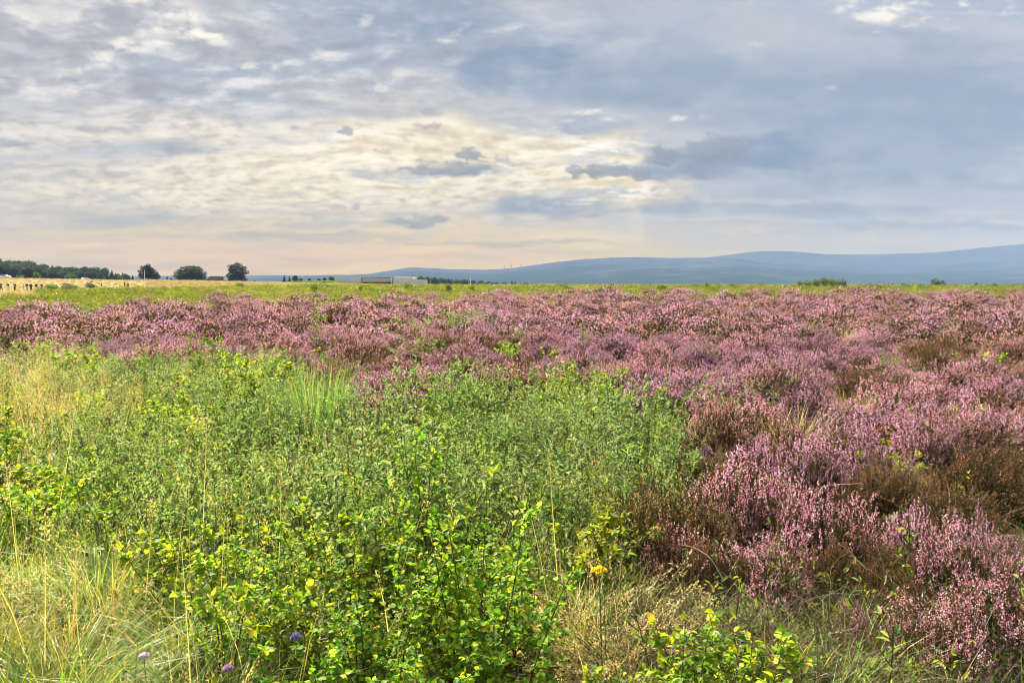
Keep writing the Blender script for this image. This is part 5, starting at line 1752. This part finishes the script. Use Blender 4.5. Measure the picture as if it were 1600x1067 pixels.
# ------------------------------------------------------------------ cars
def car(u, v, D, label, rz):
    """v: pixel row of the roof"""
    x = xat(u, v, D); g = Gf(x, D)
    t = thing('parked_car', label, 'car', (x, D, g), rz)
    prof = [(-2.1, .35), (-2.15, .75), (-1.85, 1.0), (-1.45, 1.45), (.55, 1.50), (1.15, 1.05), (2.0, .88), (2.15, .6), (2.1, .35)]
    mb = MB()
    n = len(prof)
    V = []
    for w, sx in ((-.82, 1), (.82, 1)):
        for (a, b) in prof: V.append((a, w * (1 if b < 1.1 else .82), b))
    f = [np.array([[i, (i + 1) % n, n + (i + 1) % n, n + i] for i in range(n)])]
    mb.add(V, f, (.8, .8, .8))
    c = np.array([[(a) for a in range(n)]]); mb.f.append(c); mb.m.append(np.zeros(1)); mb.f.append(np.array([[n + a for a in range(n)][::-1]])); mb.m.append(np.zeros(1))
    obj('body', mb.mesh('body', M_WHITE), t)
    for s in (-1, 1):
        wmb = MB()
        wmb.add([(-1.25, s * .80, 1.02), (.85, s * .80, 1.04), (.45, s * .70, 1.40), (-1.25, s * .70, 1.38)], [np.array([[0, 1, 2, 3]])], (.05, .05, .05))
        o = obj('window', wmb.mesh('window', M_GLASS), t); o.location = (0, s * .02, 0)
    for a in (-1.3, 1.3):
        for s in (-1, 1):
            wh = MB(); tubes(wh, np.array([[(a, s * .62, .33), (a, s * .86, .33)]]), np.array([[.33, .33]]), (.03, .03, .03), 14)
            o = obj('wheel', wh.mesh('wheel', M_DARK), t)
            hb = MB(); tubes(hb, np.array([[(a, s * .84, .33), (a, s * .87, .33)]]), np.array([[.19, .17]]), (.5, .5, .5), 10)
            obj('rim', hb.mesh('rim', M_ROOFM), o)


car(133, 432.3, 425, "small white car parked at the foot of the wood on the pinkish slope", 1.2)
car(8.5, 436.2, 330, "white car half hidden behind the grass near the first walkers", .1)

# ------------------------------------------------------------------ people
SKIN = plain_mat('skin', (.45, .28, .20), .6, .05)


def person(u, vfeet, D, label, top, trousers, hair, rz, stride=.12, lean=0.0, arm=0.0, hat=False, bag=None, vhead=None, hold=None):
    x = xat(u, vfeet, D); g = Gf(x, D)
    if vhead is not None: x = xat(u, vhead, D); g = Gf(x, D)
    t = thing('person', label, 'person', (x, D, g - .02), rz)
    K = {'pel': (0, 0, .96, .115), 'bel': (0, -lean * .15, 1.12, .115), 'che': (0, -lean * .5, 1.33, .135), 'nek': (0, -lean * .75, 1.47, .05), 'jaw': (0, -lean * .9 - .03, 1.55, .068), 'hed': (0, -lean - .01, 1.64, .092), 'cro': (0, -lean, 1.71, .06)}
    for s, q in (('L', 1), ('R', -1)):
        st = stride * q
        K['hip' + s] = (.09 * q, 0, .90, .09); K['kne' + s] = (.10 * q, -.04 - st * .6, .50, .06); K['ank' + s] = (.10 * q, .05 - st, .085, .042); K['toe' + s] = (.11 * q, -.12 - st, .035, .035)
        K['sho' + s] = (.175 * q, -lean * .55, 1.40, .062); K['elb' + s] = (.235 * q, -lean * .4 + .03 + st * .3, 1.13, .045)
        K['wri' + s] = (.20 * q, -.10 - lean * .3 + st * .5 - arm * .12, .93 + arm * .17, .033)
        w = K['wri' + s]
        K['pal' + s] = (w[0], w[1] - .03 - arm * .04, w[2] - .07 + arm * .06, .036)
        pl = K['pal' + s]
        for f_, (ox, oz) in enumerate(((-.03, -.085), (-.01, -.095), (.012, -.09), (.032, -.075))):
            K['fin%d' % f_ + s] = (pl[0] + .2 * ox, pl[1] + ox, pl[2] + oz, .0095)
        K['thu' + s] = (pl[0] - .03 * q, pl[1] - .055, pl[2] - .035, .011)
    E = [('pel', 'bel'), ('bel', 'che'), ('che', 'nek'), ('nek', 'jaw'), ('jaw', 'hed'), ('hed', 'cro')]
    for s in 'LR':
        E += [('pel', 'hip' + s), ('hip' + s, 'kne' + s), ('kne' + s, 'ank' + s), ('ank' + s, 'toe' + s), ('che', 'sho' + s), ('sho' + s, 'elb' + s), ('elb' + s, 'wri' + s), ('wri' + s, 'pal' + s), ('pal' + s, 'thu' + s)]
        E += [('pal' + s, 'fin%d' % f_ + s) for f_ in range(4)]

    def skin(name, edges, root, mat, grow=0.0, over={}):
        ks = []
        for a, b in edges:
            for q in (a, b):
                if q not in ks: ks.append(q)
        me = bpy.data.meshes.new(name)
        me.from_pydata([K[q][:3] for q in ks], [(ks.index(a), ks.index(b)) for a, b in edges], [])
        o = obj(name, me, t)
        m = o.modifiers.new('skin', 'SKIN')
        sv = me.skin_vertices[0].data
        for i, q in enumerate(ks):
            r_ = over.get(q, K[q][3]) + grow
            sv[i].radius = (r_, r_ * (.8 if q in ('che', 'bel', 'pel') else 1))
            sv[i].use_root = q == root
        sb = o.modifiers.new('round', 'SUBSURF'); sb.levels = 1; sb.render_levels = 1
        me.materials.append(mat)
        return o
    skin('body', E, 'pel', SKIN)
    tm = plain_mat('top_cloth', top, .85, .1); bm_ = plain_mat('trouser_cloth', trousers, .85, .1); hm = plain_mat('hair', hair, .7, .1)
    skin('jacket', [('pel', 'bel'), ('bel', 'che')] + [e for s in 'LR' for e in (('che', 'sho' + s), ('sho' + s, 'elb' + s), ('elb' + s, 'wri' + s))], 'che', tm, .022, {'pel': .125, 'bel': .13})
    skin('trousers', [e for s in 'LR' for e in (('pel', 'hip' + s), ('hip' + s, 'kne' + s), ('kne' + s, 'ank' + s))], 'pel', bm_, .016)
    mb = MB()
    hx, hy, hz = K['hed'][:3]
    ph = np.linspace(0, 2 * math.pi, 13)[:-1]
    V = []
    for a in np.linspace(0.02, 1.0, 5):
        th = a * 1.75
        for p in ph: V.append((hx + .105 * math.sin(th) * math.cos(p), hy + .02 + .115 * math.sin(th) * math.sin(p), hz + .01 + .115 * math.cos(th)))
    q = np.array([[i * 12 + j, (i + 1) * 12 + j, (i + 1) * 12 + (j + 1) % 12, i * 12 + (j + 1) % 12] for i in range(4) for j in range(12)])
    mb.add(V, [q], hair)
    if hat:
        V = [(hx + rr * math.cos(p), hy + rr * math.sin(p), hz + .03) for rr in (.10, .19) for p in ph]
        mb.add(V, [np.array([[j, 12 + j, 12 + (j + 1) % 12, (j + 1) % 12] for j in range(12)])], hair)
    obj('hat' if hat else 'hair', mb.mesh('hat', hm, True), t)
    fb = MB()                                                     # eyes, nose and mouth
    for ex in (-.03, .03): leaves(fb, [(hx + ex - .01, hy - .093, hz + .0)], [(1, 0, 0)], [(0, -1, 0)], .02, .012, (.03, .02, .02), T_DIAM)
    leaves(fb, [(hx - .02, hy - .09, hz - .07)], [(1, 0, 0)], [(0, -1, 0)], .04, .012, (.25, .08, .07), T_DIAM)
    leaves(fb, [(hx, hy - .085, hz + .0)], [(0, -.5, -1)], [(0, -1, 0)], .045, .025, (.42, .26, .19), T_CUP)
    obj('face', fb.mesh('face', M_STEM), t)
    return t, x, D, g, rz


BLK, NAVY, MAR, WHT, PALE = (.012, .012, .015), (.012, .02, .05), (.05, .015, .02), (.62, .66, .74), (.62, .58, .50)
GH = (.50, .44, .36)


def bag_on(P, name, label, off, size, col):
    t, x, D, g, rz = P
    c, s = math.cos(rz), math.sin(rz)
    mb = MB()
    n = 10
    V = []
    for zz, k in ((-.5, .8), (-.42, 1.0), (.2, 1.0), (.45, .8), (.5, .5)):
        for i in range(n):
            a = i / n * 6.2832
            V.append((abs(math.cos(a)) ** .6 * math.copysign(1, math.cos(a)) * size[0] * .5 * k, abs(math.sin(a)) ** .6 * math.copysign(1, math.sin(a)) * size[1] * .5 * k, zz * size[2]))
    q = np.array([[i * n + j, i * n + (j + 1) % n, (i + 1) * n + (j + 1) % n, (i + 1) * n + j] for i in range(4) for j in range(n)])
    mb.add(V, [q], col); mb.f.append(np.array([list(range(n))[::-1]])); mb.m.append(np.zeros(1)); mb.f.append(np.array([list(range(4 * n, 5 * n))])); mb.m.append(np.zeros(1))
    o = obj(name, mb.mesh(name, plain_mat('bag_cloth', col, .8, .1)))
    o.location = (x + off[0] * c - off[1] * s, D + off[0] * s + off[1] * c, g + off[2]); o.rotation_euler[2] = rz
    props(o, label, name.replace('_', ' '))


DP = 147.0
P1 = person(1.9, 454.6, DP, "person in maroon jacket at the frame edge, cut off, one arm held out", MAR, MAR, GH, 1.2, .22, .05, 1.0)
P2 = person(13, 454, DP + 1, "person in black top bending forward over pale trousers beside the cut-off one", BLK, PALE, (.6, .56, .5), .2, .1, .16, .9)
P3 = person(23.3, 453, DP + 3, "tallest person, in a long black jacket and pale hat", BLK, (.03, .03, .035), (.66, .62, .55), .1, .08, 0, .9, True)
P4 = person(37, 452.5, DP + 4, "person in a pale blue white jacket", WHT, (.55, .52, .48), (.6, .5, .4), -.3, .12)
P5 = person(42.5, 453, DP + 5, "person in black top and tan trousers beside the white jacket", BLK, (.40, .29, .18), GH, .5, .18, .03, .5)
P6 = person(48.5, 453.2, DP + 4, "person all in black with pale shoulder strap, walking behind the tan trousers", BLK, BLK, (.6, .5, .4), .6, .2)
P7 = person(57, 453.6, DP + 2, "person in black top and white trousers", BLK, (.7, .7, .7), (.62, .55, .45), 0, .1)
P8 = person(65, 454.3, DP, "person all in black holding something white at the waist", BLK, (.02, .02, .02), (.25, .18, .12), .05, .1, 0, 1.0)
P9 = person(74.7, 454.0, DP, "person in long navy coat with a dark shoulder bag, last of the walkers", NAVY, (.015, .015, .02), (.66, .62, .55), .9, .16)
bag_on(P2, 'tote_bag', "small white bag held against the bending person's black top", (0, -.24, 1.05), (.24, .10, .24), (.7, .7, .7))
bag_on(P3, 'paper_map', "white folded paper held by the tallest person", (.0, -.25, 1.12), (.20, .06, .20), (.75, .75, .73))
bag_on(P8, 'paper_map', "white folded paper held at the waist by the walker in black", (.0, -.25, 1.06), (.18, .06, .20), (.75, .75, .73))
bag_on(P9, 'shoulder_bag', "dark bag at the side of the last walker in navy", (.30, .02, .95), (.14, .26, .30), (.02, .02, .025))
person(158.8, 450, 225, "person in white top beside the round dark bush", (.72, .74, .78), BLK, (.55, .5, .42), .4, .1, vhead=445)
person(194.8, 451, 228, "person in dark jacket, one of two walking on the golden grass", (.05, .03, .03), BLK, (.06, .04, .03), .3, .15, vhead=446)
person(199.8, 452, 222, "person in dark red jacket, second of the two on the golden grass", (.09, .025, .02), (.03, .025, .025), (.06, .04, .03), .3, .15, vhead=446)
person(1389, 446, 300, "person with red-brown hat far off on the moor skyline", (.05, .05, .09), BLK, (.30, .10, .08), 0, .1, vhead=442)
person(1394.5, 446, 302, "person in dark blue jacket beside the red-hatted one on the moor skyline", (.02, .025, .06), BLK, (.05, .04, .04), .3, .1, vhead=442)
person(506, 446, 318, "tiny person in dark clothes before the green bank", (.10, .05, .05), (.05, .04, .04), (.08, .06, .05), .2, .1, vhead=442)
person(508.6, 446, 319, "tiny person in pinkish top beside the one in dark clothes before the green bank", (.30, .16, .14), (.06, .05, .05), (.10, .07, .05), .2, .1, vhead=442)


# ------------------------------------------------------------------ single wild flowers
def flower(u, v, h, label, col, name, D):
    x = xat(u, v, D); z = zat(v, u, D); g = Gf(x, D)
    t = thing(name, label, 'flower', (x, D, g))
    hh = z - g
    mb = MB(); tubes(mb, np.array([[(0.02, 0, 0), (.01, .005, hh * .5), (0, 0, hh)]]), np.array([[.0016, .0013, .001]]), (.10, .16, .04), 4)
    obj('stem', mb.mesh('stem', M_GRASS), t)
    mb = MB(); n = 90
    o = rand_unit(n); o[:, 2] = np.abs(o[:, 2])
    leaves(mb, np.array([0, 0, hh]) + o * .008, o, rand_unit(n), .009, .006, pick([col, tuple(c * .8 for c in col)], n), T_CUP)
    obj('flower_head', mb.mesh('flower_head', M_GRASS), t)


flower(225, 1027, .4, "pale lilac scabious flower low in the golden grass corner", (.50, .38, .62), 'scabious_flower', 2.05)
flower(356, 1046, .4, "purple scabious flower at the frame bottom beside the birch leaves", (.36, .22, .50), 'scabious_flower', 2.05)
flower(462, 997, .4, "dark violet scabious flower in front of the yellowing birch", (.24, .16, .50), 'scabious_flower', 2.0)
for i, (u, v) in enumerate(((930, 892), (937, 889), (943, 893), (936, 897))):
    flower(u, v, .5, "yellow ragwort flower head in the golden grass tuft", (.70, .58, .03), 'ragwort_flower', 2.65 + i * .01)
    o = [q for q in bpy.data.objects if q.name.startswith('ragwort_flower')][-1]
for o in bpy.data.objects:
    if o.name.startswith('ragwort_flower'): o['group'] = 'ragwort flower heads'
